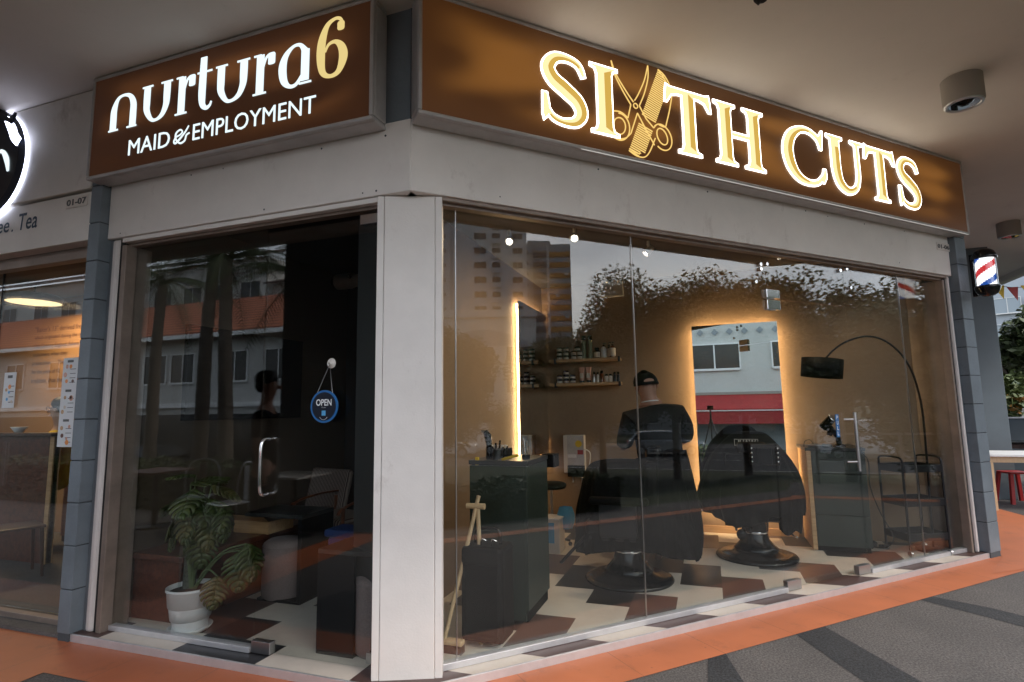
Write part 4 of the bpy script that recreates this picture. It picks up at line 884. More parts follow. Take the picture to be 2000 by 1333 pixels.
# barber chairs
def barber_chair(lab, x, y, rz):
    """faces local +y"""
    c = thing('barber_chair', lab, 'barber chair', (x, y, .05), rz, 'black barber chairs')
    MB().lathe([(.365, 0), (.372, .012), (.36, .028), (.30, .045), (.22, .055), (.20, .075), (.0, .08)], seg=48).build('base', 'black_gloss', c)
    MB().lathe([(.19, .05), (.205, .085), (.17, .115), (.125, .17), (.108, .26), (.105, .34), (.11, .40)], seg=32).build('pedestal', 'black_gloss', c)
    MB().lathe([(.117, .232), (.119, .24), (.117, .248)], seg=32).build('ring', 'chrome', c)
    MB().box(-.25, .25, -.18, .28, .36, .385).build('seat_frame', 'black_metal', c, .004)
    MB().box(-.25, .25, -.20, .32, .39, .52).build('seat', 'black_matte', c, .035)
    MB().box(-.24, .24, -.29, -.18, .50, 1.0).build('backrest', 'black_matte', c, .035)
    MB().box(-.13, .13, -.31, -.19, 1.0, 1.11).build('headrest', 'black_gloss', c, .03)
    for s_ in (-1, 1):
        a = MB().box(s_*.31-.045, s_*.31+.045, -.22, .26, .66, .72).build('armrest', 'black_matte', c, .02)
        MB().box(s_*.31-.02, s_*.31+.02, -.12, .18, .40, .66).build('arm_support', 'black_metal', a, .006)
    f = MB().box(-.20, .20, .52, .80, .0, .018, M=Matrix.Translation((0, .0, .12)) @ Matrix.Rotation(R(-24), 4, 'X'))
    f.build('footrest', 'black_metal', c, .004)
    MB().cyl((-.15, .30, .40), (-.15, .56, .13), .014).cyl((.15, .30, .40), (.15, .56, .13), .014).build('footrest_arm', 'black_metal', c)
    lv = MB().tube(cr_([(.08, .0, .34), (.24, .03, .33), (.33, .02, .22), (.36, -.04, .21)], 5), .009, 8); lv.build('pump_lever', 'chrome', c)
    return c
chR = barber_chair('barber chair facing the tall mirror, its round base under the cape', 1.945, 3.27, 0)
MB().ball((-.13, -.17, .235), (.045, .03, .05)).cyl((-.10, -.12, .33), (-.13, -.17, .26), .006).build('pump_knob', 'black_gloss', chR)
chL = barber_chair('barber chair turned to the left wall mirror, with ridged footrest', .87, 2.22, R(90))
for i in range(8):
    MB().box(-.19, .19, .55+i*.030, .562+i*.030, .018, .026, M=Matrix.Translation((0, .0, .12)) @ Matrix.Rotation(R(-24), 4, 'X')).build('tread_ridge', 'rubber', chL)
# headrest pad with studs poking out over the right cape
hp_ = thing('headrest_pad', 'black headrest pad with chrome studs standing proud of the right cape', 'headrest', (2.04, 2.96, 1.05))
MB().box(-.135, .145, -.05, .05, -.11, .095).build('cushion', 'black_gloss', hp_, .03)
MB().box(-.05, .07, -.062, -.049, -.09, .06).build('cushion_panel', 'black_matte', hp_, .012)
for i in range(4):
    for x in (-.10, .12): MB().ball((x, -.05, .055-i*.040), .010, 10, 6).build('stud', 'chrome', hp_)
def cape(name, lab, rings, folds, seed, loc=(0, 0, 0), top_cap=True, m='black_cloth'):
    """rings: (z, cx, cy, rx, ry, fold amplitude)"""
    rr = random.Random(seed); n = 96; ph = [rr.uniform(0, 6.28) for _ in range(4)]; rg = cr_(rings, 5); vs = []
    for z, cx, cy, rx, ry, am in rg:
        for i in range(n):
            a = 2*math.pi*i/n
            wv_ = math.sin(folds*a+ph[0])*.6+math.sin((folds*2-1)*a+ph[1])*.25+math.sin((folds//2+1)*a+ph[2])*.4
            e = 2.1; ca, sa = math.cos(a), math.sin(a); k = (abs(ca)**e+abs(sa)**e)**(-1/e)
            hem = max(0, am-.08)*8; cr2 = .35*am*math.sin(23*a+ph[1]+z*6)+.25*am*math.sin(31*a-z*9)
            vs.append((cx+ca*k*rx*(1+am*wv_+cr2), cy+sa*k*ry*(1+am*wv_+cr2), z+am*.28*math.sin(3*a+ph[3])+am*.12*wv_+hem*(.035*math.sin(2*a+ph[2])+.022*math.sin(5*a+ph[0]))))
    fs = [(j*n+i, j*n+(i+1) % n, (j+1)*n+(i+1) % n, (j+1)*n+i) for j in range(len(rg)-1) for i in range(n)]
    fs.append(tuple(range(n-1, -1, -1))[::1])
    mb = MB(); mb.add(vs, fs, True); o = mb.build(name, m, None, solid=.004)
    return tag(o, lab, 'cape', 'black cutting capes')
cpR = cape('barber_cape', 'black cape draped over the right chair with a mirrored white logo near the top',
     [(1.245, 1.95, 3.20, .07, .05, 0), (1.225, 1.94, 3.19, .15, .08, .01), (1.13, 1.93, 3.18, .25, .14, .01), (.98, 1.92, 3.20, .36, .23, .03), (.78, 1.92, 3.23, .43, .31, .07), (.60, 1.90, 3.26, .45, .36, .10), (.44, 1.90, 3.27, .42, .35, .14)], 7, 3)
q = MB(); text_into(q, 'WAHL', 1.818, 1.992, 1.131, 1.174, 0, 0, mirror=True, offset=.02)
q.mat(0); lg = q; 
for a, b, c_, d_ in ((1.80, 2.01, 1.122, 1.126), (1.80, 2.01, 1.178, 1.182), (1.80, 1.804, 1.126, 1.178), (2.006, 2.01, 1.126, 1.178)): q.box(a, b, -.001, 0, c_, d_)
lo_ = q.build('logo', 'label_paper', cpR); lo_.location = (0, 3.035, 0)
sleeve = cape('barber_cape', 'loose black cloth end hanging at the right side of the right chair', [(.80, 2.24, 3.13, .10, .10, .02), (.62, 2.25, 3.13, .11, .11, .05), (.33, 2.24, 3.13, .085, .09, .08)], 5, 8)
cape('barber_cape', 'long black cape covering the left barber chair and its seat',
     [(1.035, .95, 2.32, .20, .12, .01), (1.015, .95, 2.32, .36, .22, .01), (.93, .93, 2.30, .42, .28, .02), (.70, .92, 2.30, .46, .33, .06), (.45, .92, 2.30, .49, .35, .09), (.30, .92, 2.30, .50, .35, .13)], 7, 5)
cape('barber_cape', 'black cloth falling in a long point beside the left barber chair',
     [(1.10, 1.27, 2.62, .10, .12, .02), (.8, 1.31, 2.60, .12, .14, .04), (.45, 1.36, 2.56, .12, .14, .07), (.2, 1.40, 2.54, .06, .09, .09)], 5, 6)
# the barber, seen from behind
br = thing('person', 'barber in a black cap and black T-shirt seen from behind, left of the tall mirror', 'person', (1.215, 2.88, .05)); br.scale = (1.18, 1.12, 1.0); br.rotation_euler = (R(-3), R(-5), R(22))
body = [[(0, 0, .90, .15, .12), (0, .0, 1.08, .145, .115), (0, -.01, 1.26, .165, .115), (0, -.01, 1.40, .15, .10), (-.01, 0, 1.475, .075, .07), (-.02, .01, 1.545, .062, .062), (-.025, .02, 1.62, .082, .085), (-.025, .025, 1.70, .088, .095), (-.025, .025, 1.76, .07, .08)],
        [3, (-.19, .0, 1.385, .062), (-.245, .03, 1.22, .052), (-.262, .13, 1.10, .045), (-.22, .32, 1.10, .034), (-.19, .39, 1.10, .030, .018)],
        [3, (.18, .0, 1.385, .062), (.25, .03, 1.22, .052), (.262, .13, 1.09, .045), (.16, .31, 1.08, .034), (.13, .38, 1.08, .030, .018)],
        [0, (-.10, .01, .78, .095), (-.12, .02, .45, .065), (-.12, .0, .10, .045), (-.12, .10, .035, .04, .03)],
        [0, (.10, .01, .78, .095), (.12, .02, .45, .065), (.12, .0, .10, .045), (.12, .10, .035, .04, .03)]]
def fingers(px, py, pz):
    def ex(mb):
        for i in range(4): mb.tube([(px-.024+i*.016, py, pz), (px-.024+i*.016, py+.04, pz-.006), (px-.022+i*.015, py+.065-.006*abs(i-1.5), pz-.03)], [.009, .008, .006], 8)
    return ex
def head_extra(mb):
    for s_ in (-1, 1): mb.ball((-.025+s_*.088, .015, 1.665), (.012, .022, .032), 10, 8)
    fingers(-.19, .40, 1.10)(mb); fingers(.13, .39, 1.08)(mb)
    mb.tube([(-.165, .36, 1.10), (-.14, .40, 1.095), (-.13, .43, 1.085)], [.011, .010, .007], 8); mb.tube([(.105, .35, 1.08), (.08, .39, 1.075), (.07, .42, 1.065)], [.011, .010, .007], 8)
skin_obj('body', body, 'skin', br, extra=head_extra)
skin_obj('t_shirt', [[(0, 0, .84, .21, .155), (0, .0, 1.08, .205, .15), (0, -.012, 1.26, .215, .15), (0, -.012, 1.40, .20, .125), (-.008, .0, 1.455, .11, .09)],
        [3, (-.205, .0, 1.385, .088), (-.245, .03, 1.22, .085), (-.262, .13, 1.10, .072)], [3, (.195, .0, 1.385, .088), (.250, .03, 1.22, .085), (.262, .13, 1.09, .072)]], 'shirt_black', br)
skin_obj('trousers', [[(0, 0, .93, .162, .135), (0, 0, .84, .155, .13)], [1, (-.105, .01, .74, .105), (-.12, .02, .45, .078), (-.12, .0, .08, .062)], [1, (.105, .01, .74, .105), (.12, .02, .45, .078), (.12, .0, .08, .062)]], 'black_matte', br)
ap_ = MB(); ap_.grid(lambda u, v: ((.20+.06*v)*math.cos(2*math.pi*u), (.16+.05*v)*math.sin(2*math.pi*u), .98-.55*v), 28, 6, closed=True); ap_.build('apron', 'black_cloth', br, solid=.004)
MB().tube([(-.02+.070*math.cos(a), .005+.070*math.sin(a), 1.512-.006*math.sin(a)) for a in [i*math.pi/12 for i in range(25)]], .006, 6, cap=False).build('white_collar', 'paper_white', br)
def capfn(u, v):
    a = 2*math.pi*u; rr_ = .103*math.sqrt(max(0, 1-(v*.96)**2)); return (-.025+rr_*math.cos(a), .025+rr_*1.1*math.sin(a), 1.70+.018*math.sin(a)+v*.118)
cpm = MB().grid(capfn, 32, 10, closed=True); cpm.build('cap', 'black_matte', br)
MB().grid(lambda u, v: (-.025+.107*math.cos(R(190+160*u)), .025+.117*math.sin(R(190+160*u)), 1.675+.024*v), 24, 3).build('cap_strap', 'black_matte', br)
MB().grid(lambda u, v: (-.025+.045*math.cos(R(200+140*u))*(1), -.083-.004*math.sin(math.pi*u), 1.705+.030*v*math.sin(math.pi*(.12+.76*u))), 14, 3).build('cap_opening', 'skin', br)
MB().grid(lambda u, v: (-.025+(.09+.0*v)*math.cos(R(20+140*u)), .06+(.06+.075*v)*math.sin(R(20+140*u)), 1.70-.012*v), 16, 4).build('cap_brim', 'black_matte', br, solid=.004)
# stool, small box, spray bottle, bag
so = thing('wheeled_stool', 'black round stool with a thin chrome post behind the dark green counter', 'stool', (-.06, 3.15, .05))
MB().lathe([(.0, .60), (.15, .60), (.165, .62), (.165, .645), (.14, .66), (0, .665)], seg=32).build('seat', 'black_matte', so)
MB().cyl((0, 0, .08), (0, 0, .60), .016).build('post', 'steel', so)
for k in range(5):
    a = 2*math.pi*k/5+.3; lg_ = MB().cyl((0, 0, .10), (.19*math.cos(a), .19*math.sin(a), .055), .013); lo2 = lg_.build('leg', 'black_metal', so); MB().ball((.19*math.cos(a), .19*math.sin(a), .022), .022, 10, 6).build('caster', 'rubber', lo2)
bx = thing('storage_bin', 'white bin with a pale blue printed front beside the left footrest', 'bin', (.0, 2.95, .05))
MB().prism([(-.13, -.10, 0), (.10, -.10, 0), (.10, .12, 0), (-.13, .12, 0)], (0, 0, .33)).build('body', 'plastic_white', bx, .012)
MB().box(-.12, .045, -.103, -.101, .10, .30).build('print', 'sky_blue', bx); MB().box(-.14, .11, -.11, .13, .33, .345).build('rim', 'white_paint', bx, .004)
sb_ = thing('spray_bottle', 'orange spray bottle with a white pump beside the stool', 'bottle', (-.17, 3.05, .34))
MB().lathe([(.04, 0), (.045, .08), (.02, .12)], seg=18).build('bottle', 'orange', sb_); MB().cyl((0, 0, .12), (0, 0, .20), .012).box(-.012, .035, -.008, .008, .195, .21).build('nozzle', 'plastic_white', sb_)
tl = thing('side_shelf', 'low black shelf carrying the spray bottle behind the stool', 'shelf', (-.15, 3.1, .05)); MB().box(-.17, .14, -.12, .12, .27, .288).build('board', 'black_matte', tl)
for x in (-.16, .13):
    for y in (-.11, .11): MB().box(x-.008, x+.008, y-.008, y+.008, 0, .27).build('leg', 'black_metal', tl)
bgm = MB().grid(lambda u, v: ((.055+.03*math.sin(v*3.1)+.012*math.sin(u*25))*math.cos(2*math.pi*u), (.045+.02*math.sin(v*3.1))*math.sin(2*math.pi*u), .22*v), 28, 8, closed=True)
tag(bgm.build('plastic_bag', 'sky_blue', None, loc=(.12, 3.05, .26)), 'crumpled blue plastic bag hanging beside the stool', 'bag')
# things on the left counter
def tool(name, lab, cat, loc, parts):
    t_ = thing(name, lab, cat, loc, group='grooming tools on the left counter')
    for nm, mb, m in parts: mb.build(nm, m, t_, .001)
tz = 1.136
tool('hair_clipper', 'black hair clipper standing upright on the left counter', 'clipper', (.02, 1.16, tz), [('body', MB().tube([(0, 0, 0), (0, 0, .10), (-.01, 0, .17), (-.03, 0, .205)], [.024, .022, .028, .018], 12), 'black_gloss'), ('blade', MB().box(-.055, -.025, -.018, .018, .195, .212), 'steel')])
tool('comb_jar', 'grey jar full of combs and brushes on the left counter', 'jar', (.10, 1.12, tz), [('jar', MB().lathe([(.035, 0), (.035, .075)], seg=20), 'counter_dark')]+[('comb', MB().box(-.004+i*.014-.02, .004+i*.014-.02, -.01, .01, .02, .10+.02*(i % 3), M=Matrix.Rotation(R(-12+i*9), 4, 'Y')), 'black_gloss') for i in range(5)])
tool('cutter', 'yellow and red cutter lying on the left counter edge', 'cutter', (-.03, 1.045, tz), [('handle', MB().box(-.012, .012, -.01, .012, -.07, .02), 'yellow'), ('grip', MB().box(-.0125, .0125, -.0105, .0125, -.115, -.07), 'red')])
tool('brush', 'yellow handled brush sticking out over the left counter edge', 'brush', (.16, 1.06, tz+.004), [('handle', MB().cyl((0, 0, 0), (.13, -.03, .035), .010), 'yellow'), ('ferrule', MB().cyl((-.03, .008, -.01), (0, 0, 0), .012), 'steel')])
tool('chrome_shears', 'upright chrome shears at the right of the left counter', 'scissors', (.29, 1.2, tz), [('blade', MB().cyl((0, 0, 0), (-.01, 0, .15), .006), 'chrome'), ('blade', MB().cyl((.012, 0, 0), (.02, 0, .13), .006), 'chrome'), ('stand', MB().cyl((0.005, 0, 0), (.005, 0, .03), .03), 'black_gloss')])
tool('product_tray', 'black tray with pale bottles at the back left of the counter', 'tray', (-.01, 1.42, tz), [('tray', MB().box(-.07, .10, -.06, .06, 0, .06), 'black_matte')]+[('bottle', MB().cyl((-.05+i*.03, 0, .06), (-.05+i*.03, 0, .085), .012), 'plastic_white') for i in range(5)])
tool('towel', 'folded black towel hanging off the right rear of the left counter', 'towel', (.36, 1.62, 1.04), [('cloth', MB().box(-.05, .06, -.07, .06, 0, .10), 'black_cloth')])
# black case with chrome latches, brooms
cs = thing('tool_case', 'black upright tool case with chrome clips standing by the window', 'case', (.20, .66, .05))
MB().box(-.14, .14, -.12, .12, 0.03, .60).build('body', 'black_matte', cs, .03); MB().box(-.10, .12, -.135, -.121, .08, .50).build('front_pocket', 'black_cloth', cs, .02)
MB().tube(cr_([(-.08, 0, .60), (-.07, 0, .68), (.07, 0, .69), (.09, 0, .60)], 5), .010, 8).build('handle', 'black_gloss', cs)
for x in (-.02, .05): MB().tube(cr_([(x, -.06, .60), (x+.01, -.07, .64), (x+.035, -.06, .63)], 4), .005, 8).build('clip', 'chrome', cs)
ts = thing('t_handled_stick', 'pale wooden stick with a T-shaped top leaning upright inside the window', 'stick', (.165, .62, .05))
MB().tube([(0, 0, 0), (.003, 0, .4), (-.012, 0, .83)], .0135, 12).build('shaft', 'pale_wood', ts); MB().cyl((-.09, 0, .835), (.035, 0, .835), .0175, .019).build('t_grip', 'pale_wood', ts)
pb = thing('push_broom', 'pale wooden broom leaning in the corner beside the white column', 'broom', (.02, .46, .05))
MB().tube([(-.03, 0, .06), (.055, .1, .50), (.135, .17, .90)], .0135, 12).build('handle', 'pale_wood', pb)
MB().box(-.13, .10, -.03, .03, .045, .075).build('head', 'pale_wood', pb, .01); MB().box(-.125, .095, -.028, .028, 0, .045).build('bristles', 'dark_wood', pb)
# right cabinet things
hd = thing('hair_dryer_stand', 'black hand dryer on a bent arm stand on the drawer cabinet', 'hair dryer', (2.84, 3.84, 1.06))
MB().lathe([(.06, 0), (.055, .015), (.03, .03)], seg=20).build('foot', 'black_gloss', hd)
MB().tube([(0, 0, .02), (-.01, 0, .10), (-.07, -.01, .20), (-.10, -.01, .23)], [.025, .026, .022, .02], 12).build('arm', 'black_matte', hd)
MB().cyl((-.13, .03, .20), (-.055, -.05, .30), .046, .042, 24).build('barrel', 'black_gloss', hd); MB().cyl((-.0555, -.051, .301), (-.052, -.054, .304), .043, .036, 24).build('nozzle_ring', 'steel', hd)
MB().box(-.15, -.10, -.03, .03, .08, .14, M=Matrix.Rotation(R(20), 4, 'Y')).build('handle', 'black_gloss', hd, .01)
for x, lab in ((2.60, 'left'), (2.68, 'right')):
    cpp = thing('hair_clipper', lab+' one of two grey clippers lying on the drawer cabinet', 'clipper', (x, 3.76, 1.075))
    MB().tube([(-.06, .02, 0), (0, 0, .005), (.06, -.02, 0)], [.014, .02, .016], 12).build('body', 'steel', cpp); MB().box(.055, .075, -.035, -.01, -.005, .005).build('blade', 'chrome', cpp)
tag(MB().tube(cr_([(2.50, 3.78, 1.065), (2.51, 3.77, 1.12), (2.56, 3.76, 1.135), (2.59, 3.76, 1.085)], 6), .004, 6).build('electric_cable', 'rubber'), 'thin black cord looping up at the left edge of the drawer cabinet', 'cable')
tag(MB().tube(cr_([(2.95, 3.70, 1.06), (3.03, 3.62, .95), (3.03, 3.62, .70), (3.10, 3.64, .45), (3.20, 3.68, .22), (3.16, 3.8, .09), (3.05, 3.9, .07)], 6), .005, 6).build('electric_cable', 'rubber'), 'black cable hanging down in a long curve beside the glass door', 'cable')
# arc lamp
al = thing('arc_floor_lamp', 'black arc lamp with a drum shade reaching over the drawer cabinet', 'floor lamp')
pts = [(3.60, 3.95, .09), (3.60, 3.93, .5), (3.60, 3.88, 1.1), (3.58, 3.82, 1.48), (3.52, 3.76, 1.78), (3.42, 3.70, 1.98), (3.28, 3.66, 2.12), (3.12, 3.63, 2.17), (2.95, 3.61, 2.13), (2.82, 3.60, 2.05), (2.73, 3.60, 1.955)]
MB().tube(cr_(pts, 6), .010, 10).build('arc_pole', 'black_metal', al)
shm = Matrix.Translation((2.695, 3.60, 1.865)) @ Matrix.Rotation(R(7), 4, 'Y')
MB().lathe([(.0, .06), (.184, .06), (.184, -.095), (.19, -.095), (.19, .095), (.184, .095), (.184, .062), (.0, .062)], seg=40, M=shm).build('lamp_shade', 'black_matte', al)
MB().cyl((0, 0, .09), (0, 0, -.02), .02, M=shm).lathe([(.0, .088), (.188, .088)], seg=30, M=shm).build('shade_fitting', 'black_metal', al)
MB().lathe([(.15, .05), (.15, .075), (.03, .09)], (3.60, 3.96, 0), 32).build('base', 'black_metal', al)
# trolley
tr_ = thing('tool_trolley', 'black three-tier rolling trolley near the right end of the window', 'trolley', (3.44, 3.86, .05), R(25))
for z in (.14, .46, .78):
    MB().box(-.21, .21, -.155, .155, z, z+.012).box(-.21, .21, -.155, -.147, z, z+.07).box(-.21, .21, .147, .155, z, z+.07).box(-.21, -.202, -.147, .147, z, z+.07).box(.202, .21, -.147, .147, z, z+.07).build('tray', 'black_metal', tr_, .002)
for x in (-.205, .205):
    for y in (-.15, .15):
        l_ = MB().cyl((x, y, .06), (x, y, .86), .011).build('leg', 'black_metal', tr_); MB().cyl((x-.010, y, .026), (x+.010, y, .026), .026, seg=18).build('caster', 'steel', l_)
    MB().tube(cr_([(x, -.15, .86), (x, -.12, .92), (x, .12, .92), (x, .15, .86)], 5), .010, 8).build('handle', 'black_metal', tr_)
ppl = thing('power_plug', 'black plug adaptor on the floor between the cabinet and the trolley', 'plug', (3.08, 3.95, .05)); MB().ball((0, 0, .035), (.045, .035, .035)).build('body', 'rubber', ppl); MB().box(.05, .10, -.02, .02, 0, .035).build('plug_head', 'black_gloss', ppl, .006)
# ================================================================ left shop interior
# bench and wall screen
bn = thing('wooden_bench', 'long reddish wooden bench along the left wall behind the glass', 'bench')
MB().prism([(-2.44, .30, .05), (-1.98, .30, .05), (-1.98, 2.1, .05), (-2.44, 2.1, .05)], (0, 0, .42)).build('base', 'red_wood', bn, .006)
MB().box(-2.445, -1.93, .27, 2.14, .47, .51).build('seat_top', 'red_wood', bn, .006)
tv = thing('wall_screen', 'large black wall screen above the wooden bench', 'screen')
MB().box(-2.448, -2.405, .62, 1.99, 1.45, 2.24).build('frame', 'black_gloss', tv, .004); MB().box(-2.406, -2.402, .64, 1.97, 1.47, 2.22).build('screen', 'black_gloss', tv)
bo = thing('cardboard_box', 'open flat cardboard box on the bench behind the plant', 'box', (-2.08, 1.15, .511))
MB().box(-.16, .20, -.14, .16, 0, .10).build('body', 'shelf_wood', bo, .003); MB().prism([(-.16, -.14, .10), (.20, -.14, .10), (.24, -.24, .16), (-.12, -.24, .16)], (0, 0, .004)).build('flap', 'shelf_wood', bo)
lpt = thing('document_tray', 'dark tray tilted on top of the cardboard box', 'tray', (-2.02, 1.16, .62)); MB().box(-.15, .17, -.10, .12, 0, .012, M=Matrix.Rotation(R(-8), 4, 'Y')).build('plate', 'black_gloss', lpt); MB().box(-.14, .16, .10, .12, .012, .03, M=Matrix.Rotation(R(-8), 4, 'Y')).build('lip', 'steel', lpt)
def side_table(lab, x0, x1, y0, y1, z):
    t_ = thing('side_table', lab, 'table', group='black C-shaped tables')
    MB().box(x0, x1, y0, y1, z-.03, z).build('table_top', 'counter_dark', t_, .003)
    MB().box(x1-.035, x1, y0, y1, .07, z-.03).build('side_panel', 'black_matte', t_, .003)
    MB().box(x0+.15, x1, y0, y1, .05, .07).build('base_plate', 'black_matte', t_, .003)
    return t_
side_table('black C-shaped table farther back, in front of the striped armchair', -1.98, -1.42, .86, 1.25, .71)
tb = thing('side_table', 'black boxy table nearest the glass door, beside the grey pouf', 'table', group='black C-shaped tables')
MB().box(-.745, -.27, .20, .66, .635, .662).build('table_top', 'counter_dark', tb, .003); MB().box(-.745, -.48, .20, .225, .07, .634).build('side_panel', 'black_matte', tb, .003); MB().box(-.745, -.48, .20, .60, .05, .07).build('base_plate', 'black_matte', tb, .003)
def pouf(lab, x, y, r, h):
    p = thing('pouf', lab, 'pouf', (x, y, .05), group='round grey cloth poufs')
    MB().lathe([(0, 0), (r-.02, .0), (r-.003, .02), (r, .06), (r, h-.05), (r-.008, h-.02), (r-.04, h), (0, h+.004)], seg=36).build('cushion', 'cloth_grey', p)
    MB().lathe([(r+.001, h-.045), (r+.004, h-.041), (r+.001, h-.037)], seg=36).build('piping', 'cloth_grey', p)
pouf('grey brown pouf beside the nearest table, cut off by the column', -.385, .36, .165, .46); pouf('grey brown pouf farther back under the striped chair table', -1.70, 1.02, .175, .44)
ac = thing('armchair', 'striped armchair with curved wooden arms at the back of the dark room', 'armchair', (-1.72, 1.75, .05), R(-12))
MB().box(-.30, .27, -.22, .26, .40, .50).build('seat', 'seat_stripe', ac, .035)
MB().box(-.56, -.02, 0, .08, .0, .42, M=Matrix.Translation((-.24, .25, .46)) @ Matrix.Rotation(R(-14), 4, 'X') @ Matrix.Rotation(R(4), 4, 'Z')).build('backrest', 'chair_stripe', ac, .03)
for x in (-.36, .30):
    a = MB().tube(cr_([(x, .28, .66), (x, .10, .66), (x, -.12, .64), (x, -.26, .60), (x, -.30, .56)], 5), .019, 10, flat=.6).build('armrest', 'chair_wood', ac)
    for y in (-.24, .26): MB().cyl((x, y, 0), (x, y, .62), .014, .018).build('leg', 'chair_wood', ac)
MB().box(-.34, .29, -.2, .24, .36, .40).build('seat_frame', 'chair_wood', ac, .004)
bg_ = thing('shopping_bag', 'large blue shopping bag with white letters HLON under the striped chair', 'bag', (-.98, 1.0, .05))
MB().prism([(-.24, -.09, 0), (.26, -.09, 0), (.26, .12, 0), (-.24, .12, 0)], (0, 0, .50)).build('bag_body', 'blue_bag', bg_, .02)
q = MB(); text_into(q, 'HLON', -.09, .085, .300, .355, -.092, 0, offset=.02, shear=.1); q.build('lettering', 'white_text', bg_)
MB().box(-.27, .30, -.10, .13, .50, .56).build('folded_top', 'blue_bag', bg_, .02)
rc = thing('red_box', 'small reddish brown box on the pouf side of the blue bag', 'box', (-.62, .86, .05)); MB().box(-.10, .12, -.08, .08, 0, .36).build('body', 'red_wood', rc, .004); MB().box(-.105, .125, -.085, .085, .36, .37).build('lid', 'chair_wood', rc)
db = thing('door_foot', 'low steel door stop block at the foot of the column', 'door stop', (-.30, .20, .05)); MB().box(-.07, .06, -.03, .03, 0, .06).build('block', 'steel', db, .004); MB().box(-.05, .04, -.02, .02, .06, .068).build('cap', 'rubber', db)
el2 = thing('wall_lamp', 'off white rounded wall lamp high in the dark room', 'lamp', (-2.10, 2.3, 2.93))
MB().tube([(-.12, 0, 0), (.05, 0, 0), (.12, 0, 0)], [.085, .088, .07], 28).build('housing', 'suede', el2); MB().ball((.12, 0, 0), (.06, .072, .072)).build('end_dome', 'suede', el2); MB().cyl((.10, -.085, .02), (.10, -.095, .02), .02, seg=20).build('lens', 'black_gloss', el2); MB().cyl((-.17, 0, 0), (-.12, 0, 0), .06, .08).build('end_cap', 'black_matte', el2)
sw = thing('wall_switch', 'small pale wall plate behind the OPEN sign hook', 'switch', (-1.05, 1.2, 1.93))
wp = thing('wall_socket', 'pale socket plate on the dark wall near the column', 'socket', (-1.66, 2.285, 2.10)); MB().box(-.04, .04, 0, .012, -.065, .065).build('plate', 'suede', wp, .003)
for z in (-.028, .028): MB().tube([(.022*math.cos(a), -.001, z+.022*math.sin(a)) for a in [i*math.pi/8 for i in range(17)]], .002, 6, cap=False).build('socket_ring', 'grey_text', wp)
bpy.data.objects.remove(sw)
mp_ = thing('mop', 'long dark mop handle leaning on the back wall near the column', 'mop', (-1.30, 2.2, .05)); MB().cyl((0, 0, .05), (.06, .04, 1.55), .013).build('handle', 'black_metal', mp_); MB().cyl((.03, .02, .95), (.045, .03, 1.12), .018).build('grip', 'rubber', mp_); MB().lathe([(.07, 0), (.05, .04), (.02, .08)], seg=14).build('head', 'cloth_grey', mp_)
hm = thing('helmet', 'neon yellow helmet with white and black stripes behind the plant', 'helmet', (-2.21, .60, .51))
HM = Matrix.Translation((0, 0, .135)) @ Matrix.Rotation(R(20), 4, 'Z')
def helm(u, v):
    a = 2*math.pi*u; b = -.55+v*(math.pi/2+.55); r = math.cos(b); return (.125*r*math.cos(a)*(1.12 if math.cos(a) > 0 else 1), .105*r*math.sin(a), .125*math.sin(b)-(.02*(1-v)*max(0, math.cos(a))))
MB().grid(helm, 32, 14, closed=True, M=HM).build('shell', 'neon', hm)
MB().grid(lambda u, v: tuple(Vector(helm(.72+.22*u, .30+.28*v))*1.015), 10, 6, M=HM).build('white_patch', 'white_paint', hm)
MB().grid(lambda u, v: tuple(Vector(helm(.66+.34*u, .22+.06*v))*1.012), 14, 3, M=HM).build('black_stripe', 'black_gloss', hm)
MB().grid(lambda u, v: tuple(Vector(helm(.76+.10*u, .62+.12*v))*1.02), 8, 4, M=HM).build('blue_patch', 'sky_blue', hm)
